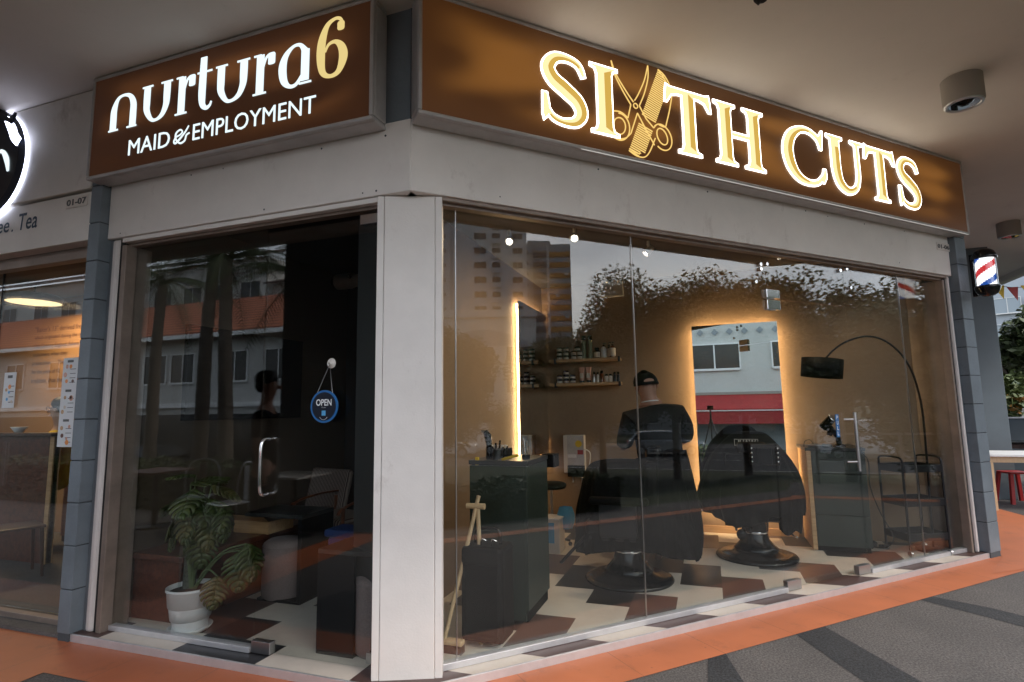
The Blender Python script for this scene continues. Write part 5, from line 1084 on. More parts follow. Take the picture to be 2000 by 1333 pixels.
# potted monstera
pt_ = thing('potted_plant', 'monstera in a white stepped plastic pot just inside the glass', 'plant', (-1.835, .27, .05))
MB().lathe([(.105, 0), (.116, .07), (.116, .075), (.124, .077), (.135, .155), (.135, .16), (.142, .162), (.152, .262), (.158, .267), (.158, .283), (.148, .283), (.144, .25)], seg=48).build('pot', 'pot_white', pt_)
MB().lathe([(.0, .0), (.125, .0), (.14, .022), (.135, .024), (.12, .006)], seg=40).build('saucer', 'pot_white', pt_)
MB().lathe([(0, .262), (.08, .258), (.147, .252)], seg=30).build('soil', 'soil', pt_)
MB().cyl((-.05, .02, .22), (-.045, .02, .62), .042, .038, 16).build('moss_pole', 'moss', pt_)
MB().box(-.085, -.060, -.04, -.036, .22, .60).build('plastic_support', 'clear_plastic', pt_)
def monstera(c, size, yaw_, pitch_, roll_, m, droop=.25, seed=0):
    rr = random.Random(seed); mb = MB(); nn = 7
    Mx = Matrix.Translation(c) @ Matrix.Rotation(yaw_, 4, 'Z') @ Matrix.Rotation(pitch_, 4, 'Y') @ Matrix.Rotation(roll_, 4, 'X')
    def P(u, v): # u along midrib 0..1, v outwards -1..1
        wdt = (math.sin(math.pi*min(1, u*.9+.08))**.7)*.43; x = u-.0; y = v*wdt
        return (size*x, size*y*.98, size*(-droop*x*x-.35*y*y+.03*math.sin(9*u+v*3)))
    for s_ in (-1, 1):
        for k in range(nn):     # lobes divided by slits
            u0, u1 = k/nn, (k+1)/nn; g = .0 if k < 1 else .018
            row = []
            for j in range(6):
                t_ = j/5; sweep = .20*t_*t_
                gg = g*(1 if t_ > .35 else 0)*2.2*(t_-.2)
                row.append((P(min(1, u0+gg+sweep), s_*t_), P(min(1, (u0+u1)/2+sweep), s_*t_*(1.04 if t_ > .9 else 1)), P(min(1, u1-gg+sweep), s_*t_)))
            vs = [p for r_3 in row for p in r_3]; fs = []
            for j in range(5):
                for a in (0, 1): fs.append((j*3+a, j*3+a+1, (j+1)*3+a+1, (j+1)*3+a))
            mb.add(vs, fs, True, Mx)
    o = mb.build('leaf', m, pt_, solid=.0015); 
    MB().tube([P(0, 0), P(.5, 0), P(.98, 0)], [size*.012, size*.009, size*.003], 6, M=Mx).build('midrib', 'stem', o)
    return o
lv_ = [((-.04, -.02, .96), .25, R(60), R(-20), R(10), 'leaf'), ((.00, -.04, .93), .27, R(-60), R(20), R(15), 'leaf'), ((.05, -.03, .90), .26, R(-20), R(35), R(-10), 'leaf'), ((-.06, -.02, .90), .25, R(190), R(25), R(0), 'leaf'),
       ((-.05, -.05, .82), .24, R(230), R(50), R(10), 'leaf'), ((.04, -.06, .84), .26, R(-75), R(55), R(5), 'leaf_old'), ((.12, .0, .86), .25, R(0), R(45), R(20), 'leaf'), ((.16, -.02, .78), .24, R(-35), R(65), R(-15), 'leaf_old'), ((.02, .05, .98), .22, R(110), R(0), R(-10), 'leaf'), ((.20, .03, .80), .23, R(10), R(70), R(10), 'leaf'),
       ((-.08, -.06, .74), .22, R(-120), R(62), R(-10), 'leaf'), ((.10, .03, .95), .22, R(30), R(15), R(10), 'leaf_old'), ((-.02, .0, 1.02), .20, R(-100), R(-15), R(0), 'leaf'), ((.12, -.05, .66), .25, R(-50), R(80), R(0), 'leaf'), ((.44, .02, .58), .24, R(-10), R(60), R(10), 'leaf'), ((.42, .0, .54), .26, R(-60), R(75), R(-10), 'leaf'), ((.46, .05, .56), .22, R(40), R(70), R(15), 'leaf'), ((.24, -.02, .37), .21, R(-60), R(72), R(-20), 'leaf_old'), ((-.12, .03, .80), .20, R(170), R(60), R(0), 'leaf'), ((.07, -.08, .76), .22, R(-100), R(60), R(15), 'leaf')]
for i, (c, s_, y_, p_, r_9, m) in enumerate(lv_):
    monstera(c, s_, y_, p_, r_9, m, .28, i)
    b0 = Vector((-.02+.01*(i % 3), 0, .22)); c_ = Vector(c); md = b0.lerp(c_, .5)+Vector((0, 0, .10)); MB().tube(cr_([tuple(b0), tuple(md), tuple(c_)], 6), .0055, 7).build('stem', 'stem', pt_)
# ================================================================ cafe on the far left
pn = thing('pendant_lamp', 'glowing oval drum lamp hanging in the warm lit cafe', 'lamp', (-6.1, 1.6, 2.925))
MB().lathe([(0, -.03), (.27, -.04)], seg=48).build('diffuser', 'lamp_warm', pn); MB().lathe([(0, -.02), (.275, -.02), (.275, -.045), (.285, -.045), (.285, .02), (.24, .05), (0, .055)], seg=48).build('shade', 'dark_wood', pn); MB().cyl((0, 0, .05), (0, 0, .175), .008).build('cord', 'rubber', pn)
l = bpy.data.lights.new('pendant_lamp_light', 'AREA'); l.energy = 15; l.shape = 'DISK'; l.size = .9; l.color = (1, .66, .34)
lo = bpy.data.objects.new('pendant_lamp_light', l); COL.objects.link(lo); lo.parent = pn; lo.location = (0, 0, -.05)
wt = thing('wall_lettering', 'seven lines of dark serif text on the glowing cafe wall', 'wall text')
for i, tline in enumerate(('"Baker\'s 13" derived from the ten', 'which originated during the rei', '13th Century England. Bakers ga', 'customers, when they', 'prosecution.      The', 'for the price of 12.  B', 'tradition, thus the na')):
    q = MB(); text_into(q, tline, -7.15, -7.15+1.25, 2.66-i*.118, 2.73-i*.118, 2.245, 0, keep=True, M=None); q.build('text_line', 'dark_wood', wt)
pw = thing('wooden_partition', 'dark reddish wooden partition at the cafe window', 'partition'); MB().box(-5.80, -4.78, 1.15, 1.20, .03, 1.30).build('panel', 'red_wood', pw, .004); MB().box(-5.85, -4.74, 1.08, 1.27, 1.30, 1.335).build('ledge', 'dark_wood', pw, .004); MB().box(-4.84, -4.78, 1.14, 1.21, .03, 1.30).build('post', 'shelf_wood', pw)
wc = thing('wood_cabinet', 'tall brown cabinet behind the posters in the cafe', 'cabinet'); MB().box(-5.75, -4.3, 1.9, 2.2, .03, 2.15).build('body', 'dark_wood', wc, .004); MB().box(-5.74, -4.31, 1.88, 1.90, .1, 2.1).build('door', 'chair_wood', wc)
cf = thing('person', 'cafe customer with short black hair, glasses and a yellow shirt', 'person', (-5.52, 1.65, .14), R(-60))
skin_obj('body', [[(0, 0, .52, .13, .12), (0, .02, .75, .13, .11), (0, .02, .98, .14, .10), (0, .0, 1.16, .13, .09), (0, -.01, 1.25, .055), (0, -.02, 1.32, .058), (0, -.035, 1.40, .078, .085), (0, -.03, 1.48, .088, .095), (0, -.02, 1.55, .07)], [3, (-.18, 0, 1.12, .05), (-.24, -.05, .90, .042), (-.16, -.25, .85, .034), (-.10, -.34, .86, .028, .016)], [3, (.18, 0, 1.12, .05), (.24, -.05, .90, .042), (.16, -.25, .85, .034), (.10, -.34, .86, .028, .016)],
    [0, (-.10, -.15, .50, .08), (-.11, -.42, .48, .06), (-.11, -.44, .08, .045), (-.11, -.52, .03, .035)], [0, (.10, -.15, .50, .08), (.11, -.42, .48, .06), (.11, -.44, .08, .045), (.11, -.52, .03, .035)]], 'skin_pale', cf,
    extra=lambda mb: (mb.ball((0, -.135, 1.425), (.014, .02, .022)), mb.ball((0, -.122, 1.375), (.024, .01, .008)), mb.ball((.088, -.02, 1.43), (.01, .02, .03)), mb.ball((-.088, -.02, 1.43), (.01, .02, .03)), fingers(-.10, -.36, .86)(mb), fingers(.10, -.36, .86)(mb)))
skin_obj('shirt', [[(0, 0, .50, .15, .14), (0, .02, .75, .15, .13), (0, .02, .98, .158, .12), (0, .0, 1.17, .145, .105), (0, -.005, 1.215, .075)], [3, (-.185, 0, 1.125, .062), (-.245, -.05, .92, .056)], [3, (.185, 0, 1.125, .062), (.245, -.05, .92, .056)]], 'yellow_shirt', cf)
MB().ball((0, .005, 1.505), (.102, .112, .092)).ball((0, .04, 1.45), (.095, .075, .085)).build('hair', 'hair', cf)
gl_ = MB()
for x in (-.036, .036): gl_.tube([(x+.028*math.cos(a), -.128, 1.455+.02*math.sin(a)) for a in [i*math.pi/8 for i in range(17)]], .003, 6, cap=False)
gl_.tube([(-.064, -.128, 1.46), (-.092, -.03, 1.46)], .0025, 6).tube([(.064, -.128, 1.46), (.092, -.03, 1.46)], .0025, 6).build('glasses', 'black_gloss', cf)
bwl = thing('bowl', 'small white bowl on the partition ledge in front of the cafe customer', 'bowl', (-5.42, 1.18, 1.336)); MB().lathe([(.035, 0), (.04, .01), (.075, .06), (.07, .06), (.035, .015), (0, .012)], seg=28).build('bowl_body', 'paper_white', bwl)
def poster(lab, x0, x1, z0, z1, panels, y=.146, tilt=0, s=1):
    p = thing('poster', lab, 'poster', group='posters taped inside the cafe glass'); rr = random.Random(int(abs(x0)*100))
    MB().box(x0, x1, y, y+.001, z0, z1).build('sheet', 'paper_white', p)
    for i in range(panels):
        za = z1-(z1-z0)*(i+1)/panels; h = (z1-z0)/panels
        MB().box(x0+(x1-x0)*.3, x1-(x1-x0)*.3, y-.0012, y-.0004, za+h*.84, za+h*.92).build('heading', 'grey_text', p)
        for k in range(5):
            cx_, cz_ = x0+(x1-x0)*rr.uniform(.2, .8), za+h*rr.uniform(.12, .72); r_q = (x1-x0)*rr.uniform(.07, .13)
            MB().cyl((cx_, y-.0004, cz_), (cx_, y-.0014, cz_), r_q, seg=14).build('picture', rr.choice(['orange', 'shelf_wood', 'label_paper', 'sky_blue' if s == 2 else 'pink', 'red_wood']), p)
        for k in range(4):
            zz = za+h*(.15+.15*k); MB().box(x0+(x1-x0)*.52, x1-(x1-x0)*.1, y-.0012, y-.0005, zz, zz+h*.02).build('text_line', 'grey_text', p)
poster('tall white menu poster of three panels beside the grey pillar', -3.13, -2.965, 1.27, 1.95, 3); poster('small pale blue poster on the cafe glass by the door handle', -3.83, -3.68, 1.575, 1.862, 1, s=2)
for i, (x, y, lab) in enumerate(((-4.6, .75, 'dark cafe chair with a curved back nearest the grey pillar'), (-6.4, .7, 'dark cafe chair farther left behind the cafe glass'))):
    c = thing('cafe_chair', lab, 'chair', (x, y, .03), R(160+40*i), group='dark wooden cafe chairs')
    MB().box(-.2, .2, -.2, .2, .44, .465).build('seat', 'dark_wood', c, .01)
    MB().tube(cr_([(-.19, .2, .46), (-.18, .22, .80), (0, .24, .90), (.18, .22, .80), (.19, .2, .46)], 6), .013, 8).build('backrest', 'dark_wood', c)
    for a in (-.17, .17):
        for b in (-.17, .17): MB().cyl((a*1.15, b*1.15, 0), (a, b, .44), .012, .016).build('leg', 'dark_wood', c)
# ================================================================ street and plaza opposite (seen through the gap on the right and mirrored in the glass)
VC = Vector((-2.92, 1.735, 0))       # centre of the arc on which the far side of the street was surveyed
def pol(az, D, z=0): return Vector((VC.x+D*math.cos(R(az)), VC.y+D*math.sin(R(az)), z))
sheet('road', [(24, -160), (39, -160), (39, 120), (24, 120)], 'asphalt', -1.385)
sheet('far_pavement', [(39, -160), (43, -160), (43, 120), (39, 120)], 'pave_light', -1.38)
for x in (24.3, 38.7): sheet('road_marking', [(x-.06, -160), (x+.06, -160), (x+.06, 120), (x-.06, 120)], 'road_white', -1.380)
for k in range(-20, 16): sheet('road_marking', [(29.3, k*6), (29.42, k*6), (29.42, k*6+3.2), (29.3, k*6+3.2)], 'road_white', -1.380); sheet('road_marking', [(34.3, k*6+1), (34.42, k*6+1), (34.42, k*6+4.2), (34.3, k*6+4.2)], 'road_white', -1.380)
sheet('plaza', [(-60, -22), (9, -22), (9, -8), (-60, -8)], 'asphalt', -1.39)
bk = MB().poly([(1.55, -3.7, -.02), (8.2, 2.95, -.02), (9.3, 3.2, -.02), (23.5, 3.2, -1.38), (23.5, -20, -1.38), (1.55, -9, -1.38)]).poly([(9.3, 3.2, -.02), (9.3, 40, -.02), (23.5, 40, -1.38), (23.5, 3.2, -1.38)])
bk.build('grass_bank', 'grass', kind='structure')
def leaves(mb, cen, rad, n, size, seed, shell=.55, flat=.5):
    rr = random.Random(seed)
    for _ in range(n):
        while True:
            d = Vector((rr.uniform(-1, 1), rr.uniform(-1, 1), rr.uniform(-1, 1)))
            if .05 < d.length < 1: break
        k = shell+(1-shell)*rr.random(); d = d.normalized()*k
        p = Vector((cen[0]+d.x*rad[0], cen[1]+d.y*rad[1], cen[2]+d.z*rad[2]))
        a = Vector((rr.gauss(0, 1), rr.gauss(0, 1), rr.gauss(0, 1)*flat)).normalized(); b = a.cross(Vector((rr.gauss(0, 1), rr.gauss(0, 1), rr.gauss(0, 1)))).normalized(); s_ = size*rr.uniform(.6, 1.3)
        o = len(mb.v); mb.v += [tuple(p-a*s_), tuple(p+b*s_*.45), tuple(p+a*s_), tuple(p-b*s_*.45)]; mb.f.append((o, o+1, o+2, o+3)); mb.mi.append(0); mb.sm.append(False)
def tree(lab, base, h, r, seed, m='tree_leaf', n=9000, size=.16, group='leafy street trees', trunk=.16, clumps=16, zr=.75):
    t_ = thing('street_tree', lab, 'tree', tuple(base), group=group); rr = random.Random(seed)
    mb = MB(); hc = h-r*zr*.95
    cs_ = []
    for k in range(clumps):
        a = rr.uniform(0, 6.28); q = r*rr.uniform(.15, .72); z = hc+rr.uniform(-.62, .62)*r*zr; s_ = r*rr.uniform(.30, .48); c = (q*math.cos(a), q*math.sin(a), z); cs_.append(c)
        leaves(mb, c, (s_, s_, s_*.8), n//clumps, size, seed*31+k, .2)
    mb.build('crown', m, t_)
    tb = MB().tube(cr_([(0, 0, 0), (.05*h*.2, 0, h*.25), (0, .05, hc-.3*r), (0, 0, hc+.2*r)], 4), [trunk*(1-.7*i/12) for i in range(13)], 10)
    for c in cs_[:9]: tb.tube([(0, 0, hc-r*.45), (c[0]*.5, c[1]*.5, (hc-r*.4+c[2])/2), c], [trunk*.45, trunk*.25, trunk*.08], 6)
    tb.build('trunk', 'bark', t_)
    return t_
T_ = [(-15.6, 25, 6.2, 3.0, 'tree_leaf', 'lowest round tree at the left end of the roadside row'), (-10.3, 24, 8.0, 3.5, 'tree_leaf', 'second roadside tree, in front of the orange balconies'), (-3.2, 23.5, 9.2, 3.8, 'tree_leaf', 'tallest roadside tree in the middle of the row'), (3.2, 23, 7.9, 3.2, 'tree_leaf', 'roadside tree right of the tallest one'), (-26.5, 22, 6.6, 3.0, 'tree_leaf', 'roadside tree in front of the low white block')]
for i, (az_, D, h, r, m, lab) in enumerate(T_): tree(lab, pol(az_, D, -1.35), h, r, 11+i, m, 60000, .088, clumps=30, zr=1.0)
for i, (az_, D, h, r, lab) in enumerate(((11.5, 15, 5.6, 2.1, 'near tree with open branches, left of the barber pole reflection'), (16.5, 14, 5.0, 2.2, 'near tree with fine leaves beside the railing'), (21.5, 16, 6.2, 2.5, 'near tree farthest along the railing'))):
    tree(lab, pol(az_, D, -.9), h, r, 31+i, 'tree_leaf', 22000, .062, clumps=26, zr=1.0)
for i, (az_, D, h) in enumerate(((-29, 47, 9), (-6, 52, 9), (1, 55, 8), (8, 50, 9), (15, 55, 10), (21, 50, 9))):
    tree(('pale', 'broad', 'low', 'dense', 'tall', 'dark')[i]+' tree beyond the road, number '+ordw[i]+' from the south', pol(az_, D, -1.4), h, 5, 50+i, 'tree_leaf', 5000, .30, group='trees beyond the road')
def hedge(lab, p0, p1, w_, z0, z1, n, seed, m='hedge_leaf'):
    p0, p1 = Vector(p0), Vector(p1); rr = random.Random(seed); mb = MB(); L_ = (p1-p0).length; d = (p1-p0)/L_; nn = Vector((-d.y, d.x))
    for _ in range(n):
        u = rr.uniform(0, L_); v = rr.uniform(-w_/2, w_/2); z = z0+(z1-z0)*(rr.random()**.5)+.04*math.sin(u*5)
        if rr.random() < .6: v = rr.choice((-1, 1))*w_/2*rr.uniform(.85, 1.05)
        p = p0+d*u+nn*v; leaves(mb, (p.x, p.y, z), (.03, .03, .03), 1, .055, rr.random())
    t_ = thing('hedge', lab, 'hedge'); mb.build('foliage', m, t_)
    q = [p0+nn*w_*.42, p1+nn*w_*.42, p1-nn*w_*.42, p0-nn*w_*.42]; MB().prism([(a.x, a.y, z0-.3) for a in q], (0, 0, z1-z0+.2)).build('inner_growth', 'hedge_leaf', t_)
hedge('clipped hedge along the pavement edge outside the barber shop', (2.1, -4.0), (6.25, .15), .7, -.1, .44, 9000, 3)
hedge('long hedge behind the outdoor cafe tables', (-13, -4.2), (.6, -4.2), .7, -.1, .72, 14000, 4)
# buildings
def block(name, lab, az_=None, D=None, pos=None, rz=None, w=10, d=10, z0=-1.4, h=30, wall='tower_white'):
    if pos is None: pos = pol(az_, D, z0); rz = R(az_-90)
    b = thing(name, lab, 'building', tuple(pos), rz); MB().box(-w/2, w/2, 0, d, 0, h).build('wall', wall, b, .05); return b
def windows(b, xs, zs, w, h, m='win_dark', y=-.03, frame='tower_white', sill=True):
    proto = None
    for x in xs:
        for z in zs:
            if proto is None:
                proto = MB().box(-w/2, w/2, y, y+.06, 0, h).build('window', m, b)
                mb = MB().box(-w/2-.06, -w/2, y-.05, y+.03, -.06, h+.06).box(w/2, w/2+.06, y-.05, y+.03, -.06, h+.06).box(-w/2, w/2, y-.05, y+.03, h, h+.06).box(-w/2, w/2, y-.10, y+.03, -.10, 0).box(-.03, .03, y-.03, y+.01, 0, h)
                proto_f = mb.build('frame', frame, proto); o = proto
            else:
                o = proto.copy(); COL.objects.link(o); f = proto_f.copy(); COL.objects.link(f); f.parent = o
            o.location = (x, 0, z)
t1 = block('apartment_tower', 'tall white apartment tower with rows of dark windows', -22.8, 100, w=18.5, d=16, h=56)
fl = [2.75*k+1.2 for k in range(4, 19)]
windows(t1, (-.6,), fl, 2.2, 1.15); windows(t1, (-7.5,), fl, 1.8, 1.1)
windows(t1, (5.9,), [z+.2 for z in fl], .45, .7)
MB().box(4.4, 4.9, -.05, .3, 0, 56).build('recess', 'tower_grey', t1)
for z in fl: g = MB().box(-4.3, -2.8, -.06, .04, z-.9, z+1.1); g.build('balcony_opening', 'win_dark', t1); MB().box(-4.3, -2.8, -.5, -.07, z-.95, z+.0).build('balcony', 'tower_white', t1)
t2 = block('apartment_block', 'apartment block with orange and dark balcony bands and an arched top', -15.4, 135, w=11.6, d=14, h=43.5, wall='tower_grey')
for k in range(6, 16):
    z = 2.68*k; MB().box(-5.6, -.5, -.35, .1, z, z+1.25).build('orange_band', 'balc_orange', t2); MB().box(-5.6, -.5, -.1, .05, z+1.25, z+2.6).build('window_band', 'win_pale', t2)
    MB().box(.1, 3.5, -.5, .1, z, z+1.45).build('dark_band', 'balc_dark', t2); MB().box(.1, 3.5, -.15, .05, z+1.45, z+2.6).build('window_band', 'win_pale', t2)
windows(t2, (4.8,), [2.68*k+.9 for k in range(6, 16)], .5, .8)
MB().box(-.5, .1, -.45, 0, 0, 43.3).build('pier', 'tower_white', t2); MB().prism([(-1, -.2, 43.5), (5.0, -.2, 43.5), (4.8, -.2, 44.6), (-.8, -.2, 44.3)], (0, 10, 0)).build('roof_parapet', 'tower_grey', t2)
for k, x in ((9, -4.6), (11, -2.4), (13, -4.7)): MB().box(x-.45, x+.45, -.8, -.36, 2.68*k+.5, 2.68*k+1.15).build('air_conditioner', 'house_white', t2)
lb = block('low_block', 'low white building with a wide arch under its parapet', -22.2, 50, w=9.6, d=9, h=11.8, wall='house_white')
windows(lb, (-3.2, 0.2, 3.2), (1.5, 4.4, 7.2), 2.2, 1.3)
MB().box(-4.9, 4.9, -.25, 0, 11.2, 11.9).build('parapet', 'house_white', lb)
ar = [( -4.0+8*i/16, 9.0+1.1*math.sin(math.pi*i/16)) for i in range(17)]; MB().prism([(-4, -.04, 8.6)]+[(x, -.04, z) for x, z in ar]+[(4, -.04, 8.6)], (0, .06, 0)).build('arch_opening', 'tower_grey', lb)
lb2 = block('low_block', 'grey shop row beyond the road with a flat roof', -4, 62, w=34, d=10, h=6.5, wall='tower_grey'); windows(lb2, [-14+4*k for k in range(8)], (1.2, 4.0), 2.4, 1.4)
# north east view through the gap at the right edge
ne = block('apartment_tower', 'distant grey apartment block with white balcony frames above the trees', pos=(34.4, 75.6, -1.4), rz=R(-22), w=9, d=10, h=17.5, wall='tower_grey')
windows(ne, (-3.4, .2, 3.4), [3*k+.9 for k in range(1, 5)], 2.3, 1.7, 'win_pale', -.5, 'house_white')
ne2 = block('apartment_tower', 'distant pale block with a red brown edge farther right', pos=(45, 80, -1.4), rz=R(-26), w=7, d=10, h=11, wall='tower_white'); windows(ne2, (-2, 1.6), [3*k+.9 for k in range(1, 4)], 2.0, 1.5, 'win_dark', -.3, 'house_white'); MB().box(-3.9, -3.5, -.2, 3, 0, 11).build('brown_edge', 'dark_wood', ne2)
tree('broad flat tree behind the grey pillar gap', (19.5, 40, -1.4), 6.6, 4.6, 71, 'tree_leaf2', 9000, .20, group='green trees beyond the outdoor tables', zr=.5)
tree('bright leafy tree near the planter wall', (9.35, 15.9, -.5), 4.0, 1.2, 72, 'tree_leaf2', 6000, .09, group='green trees beyond the outdoor tables', zr=.8)
tree('dark tall tree at the right edge behind the bunting', (8.35, 11.9, -.6), 4.6, 1.0, 73, 'tree_leaf', 7000, .09, group='green trees beyond the outdoor tables', zr=1.1)
pw_ = thing('planter_wall', 'white low planter wall behind the outdoor tables', 'wall', (8.6, 15.0, 0), R(-15)); MB().box(-1.2, 3.2, 0, .3, 0, 1.36).build('wall', 'house_white', pw_, .01); MB().box(-1.25, 3.25, -.03, .33, 1.36, 1.40).build('coping', 'house_white', pw_, .005)
gw = thing('low_wall', 'grey blue low wall in front of the white planter', 'wall', (7.6, 12.6, 0), R(-15)); MB().box(-.9, 2.6, 0, .2, 0, 1.12).build('wall', 'grey_wall', gw, .01); MB().box(-.92, 2.62, -.02, .22, 1.12, 1.15).build('coping', 'alu_light', gw, .004)
pl_ = thing('leafy_shrub', 'bright green and red leaved shrub above the planter wall', 'shrub', (8.15, 13.6, 1.1)); mb = MB(); leaves(mb, (0, 0, .45), (.5, .45, .6), 900, .10, 5, .3); mb.build('foliage', 'tree_leaf2', pl_); mb = MB(); leaves(mb, (.15, -.1, .35), (.3, .3, .3), 90, .10, 6, .3); mb.build('red_leaves', 'balc_orange', pl_)
def out_table(lab, x, y, rz, L_=1.8, W=.75, top='paper_white', leg='pale_wood'):
    t_ = thing('outdoor_table', lab, 'table', (x, y, 0), rz, 'outdoor tables on the pavement'); MB().box(-L_/2, L_/2, -W/2, W/2, .74, .775).build('table_top', top, t_, .006); MB().box(-L_/2+.05, L_/2-.05, -W/2+.04, W/2-.04, .66, .74).build('apron', leg, t_, .003)
    for a in (-1, 1):
        for b in (-1, 1): MB().box(a*(L_/2-.09)-.035, a*(L_/2-.09)+.035, b*(W/2-.08)-.035, b*(W/2-.08)+.035, 0, .66).build('leg', leg, t_, .003)
out_table('pale table nearest the grey pillar at the right edge', 6.05, 7.2, 0); out_table('black edged long table behind the pale one', 7.2, 9.9, R(-12), 2.6, .7, 'black_gloss', 'dark_wood')
def stool(lab, x, y, rz):
    s_ = thing('plastic_stool', lab, 'stool', (x, y, 0), rz, 'red plastic stools under the outdoor tables'); MB().box(-.15, .15, -.15, .15, .43, .455).build('seat', 'red', s_, .012)
    for a in (-1, 1):
        for b in (-1, 1): MB().prism([(a*.125-.022, b*.125-.022, .43), (a*.125+.022, b*.125-.022, .43), (a*.125+.022, b*.125+.022, .43), (a*.125-.022, b*.125+.022, .43)], (a*.05, b*.05, -.43)).build('leg', 'red', s_)
stool('red stool beside the first leg of the pale table', 5.85, 7.75, .2); stool('red stool farther behind under the black edged table', 6.75, 8.7, .7); stool('red stool at the right edge in front of the low wall', 7.0, 8.1, .4)
ct = thing('carton', 'small brown carton standing on the black edged table', 'box', (6.42, 9.75, .776), R(15)); MB().box(-.12, .12, -.09, .09, 0, .24).build('body', 'shelf_wood', ct, .003); MB().box(-.02, .02, -.092, -.0905, .08, .11).build('handle_hole', 'black_gap', ct)
bt = thing('bunting', 'string of red and yellow triangular flags under the soffit edge', 'bunting', (6.0, 8.3, 0))
bp3 = [(-.05, 0, 3.50), (.35, .1, 3.36), (.75, .2, 3.40), (1.3, .3, 3.7)]; MB().tube(cr_(bp3, 6), .005, 5).build('cord', 'rubber', bt)
for i, (x, z, m) in enumerate(((.06, 3.455, 'sky_blue'), (.22, 3.40, 'yellow'), (.40, 3.36, 'red'), (.58, 3.375, 'yellow'), (.78, 3.41, 'red'))): MB().prism([(x-.08, .1, z), (x+.08, .12, z), (x+.03, .06, z-.24)], (0, .003, 0)).build('flag', m, bt)
# vehicles on the road
def extr(mb, prof, y0, y1, tap=0., ztop=None):
    n = len(prof); zt = max(p[1] for p in prof); zb = min(p[1] for p in prof)
    L_ = [(x, y0+tap*max(0, (z-zb)/(zt-zb)), z) for x, z in prof]; Q = [(x, y1-tap*max(0, (z-zb)/(zt-zb)), z) for x, z in prof]
    mb.add(L_+Q, [tuple(range(n)), tuple(range(2*n-1, n-1, -1))]+[(i, i+n, (i+1) % n+n, (i+1) % n) for i in range(n)])
    return mb
def wheel(par, x, y, r, w_=.2):
    o = MB().cyl((x, y-w_/2, r), (x, y+w_/2, r), r, seg=28).build('wheel', 'rubber', par, .02)
    MB().cyl((x, y-w_/2-.012, r), (x, y+w_/2+.012, r), r*.62, seg=20).build('rim', 'steel', o)
    for k in range(5): a = 2*math.pi*k/5; MB().box(-.03, .03, -w_/2-.018, w_/2+.018, 0, r*.58, M=Matrix.Translation((x, y, r)) @ Matrix.Rotation(a, 4, 'Y')).build('spoke', 'alu', o)
def car(lab, pos, rz, paint, L_=4.4, W=1.8, H=1.48, kind_='sedan'):
    c = thing('parked_car' if kind_ != 'van' else 'delivery_van', lab, 'car' if kind_ != 'van' else 'van', pos, rz)
    if kind_ == 'van':
        pr = [(-2.35, .35), (-2.38, 1.0), (-2.30, 1.95), (-2.15, 2.05), (1.05, 2.05), (1.30, 1.96), (1.95, 1.22), (2.28, 1.0), (2.35, .45), (2.25, .32)]
        extr(MB(), pr, -.85, .85, .09).build('body', paint, c, .05)
        extr(MB(), [(1.25, 1.18), (1.30, 1.80), (1.40, 1.84), (1.90, 1.24)], -.858, .858, .06).build('side_window', 'car_glass', c, .01); extr(MB(), [(.45, 1.18), (.45, 1.82), (1.12, 1.82), (1.12, 1.18)], -.852, .852, .05).build('side_window', 'car_glass', c, .01)
        MB().prism([(1.42, -.70, 1.92), (1.42, .70, 1.92), (2.0, .76, 1.26), (2.0, -.76, 1.26)], (.03, 0, .02)).build('windscreen', 'car_glass', c)
        for y in (-.86, .86): MB().box(.40, .42, y-.006, y+.006, .5, 1.85).build('door_seam', 'grey_text', c); MB().box(.50, .62, y-.02, y+.02, 1.02, 1.06).build('handle', 'black_gloss', c)
        for y in (-.6, .6): MB().box(2.30, 2.37, y-.16, y+.16, .78, .98).build('headlight', 'mirror', c, .02)
        MB().box(2.28, 2.40, -.84, .84, .32, .58).build('bumper', 'grey_text', c, .03); MB().box(-2.43, -2.36, -.84, .84, .34, .56).build('bumper', 'grey_text', c, .02)
        xs = (-1.55, 1.50); r_w = .34; hw = .76
    else:
        hl = L_/2
        lo_p = [(-hl, .38), (-hl-.02, .70), (-hl+.10, .93), (-hl+.5, .97), (.85, .96), (hl-.25, .80), (hl, .62), (hl, .34), (hl-.1, .24), (-hl+.1, .24)]
        extr(MB(), lo_p, -W/2, W/2, .06).build('body', paint, c, .06)
        up_p = [(-hl+.18, .93), (-hl+.55, 1.30 if kind_ == 'sedan' else 1.40), (-hl+1.0, H-.03), (.15, H), (.45, H-.06), (1.15, .95)] if kind_ != 'sedan' else [(-hl+.45, .94), (-hl+1.15, H-.06), (-hl+1.5, H), (.10, H), (.42, H-.06), (1.12, .95)]
        extr(MB(), up_p, -W/2+.03, W/2-.03, .20).build('cabin', paint, c, .05)
        gi = inset(up_p, .07); extr(MB(), gi, -W/2+.024, W/2-.024, .165).build('side_window', 'car_glass', c, .01)
        MB().prism([(.50, -W/2+.26, H-.10), (.50, W/2-.26, H-.10), (1.10, W/2-.14, 1.0), (1.10, -W/2+.14, 1.0)], (.02, 0, .03)).build('windscreen', 'car_glass', c)
        for y in (-1, 1): MB().box(hl-.12, hl+.02, y*(W/2-.32)-.18, y*(W/2-.32)+.18, .62, .76).build('headlight', 'mirror', c, .03); MB().box(-hl-.03, -hl+.06, y*(W/2-.28)-.18, y*(W/2-.28)+.18, .72, .86).build('tail_light', 'red', c, .02)
        MB().box(-.2, .0, -W/2-.012, -W/2+.01, .80, .83).build('handle', 'chrome', c)
        xs = (-hl+.80, hl-.85); r_w = .32; hw = W/2-.10
    for x in xs:
        for y in (-hw, hw): wheel(c, x, y, r_w)
    return c
car('white delivery van on the road behind the hedge', pol(-19.0, 36.4, -1.4), R(77), 'white_paint', kind_='van')
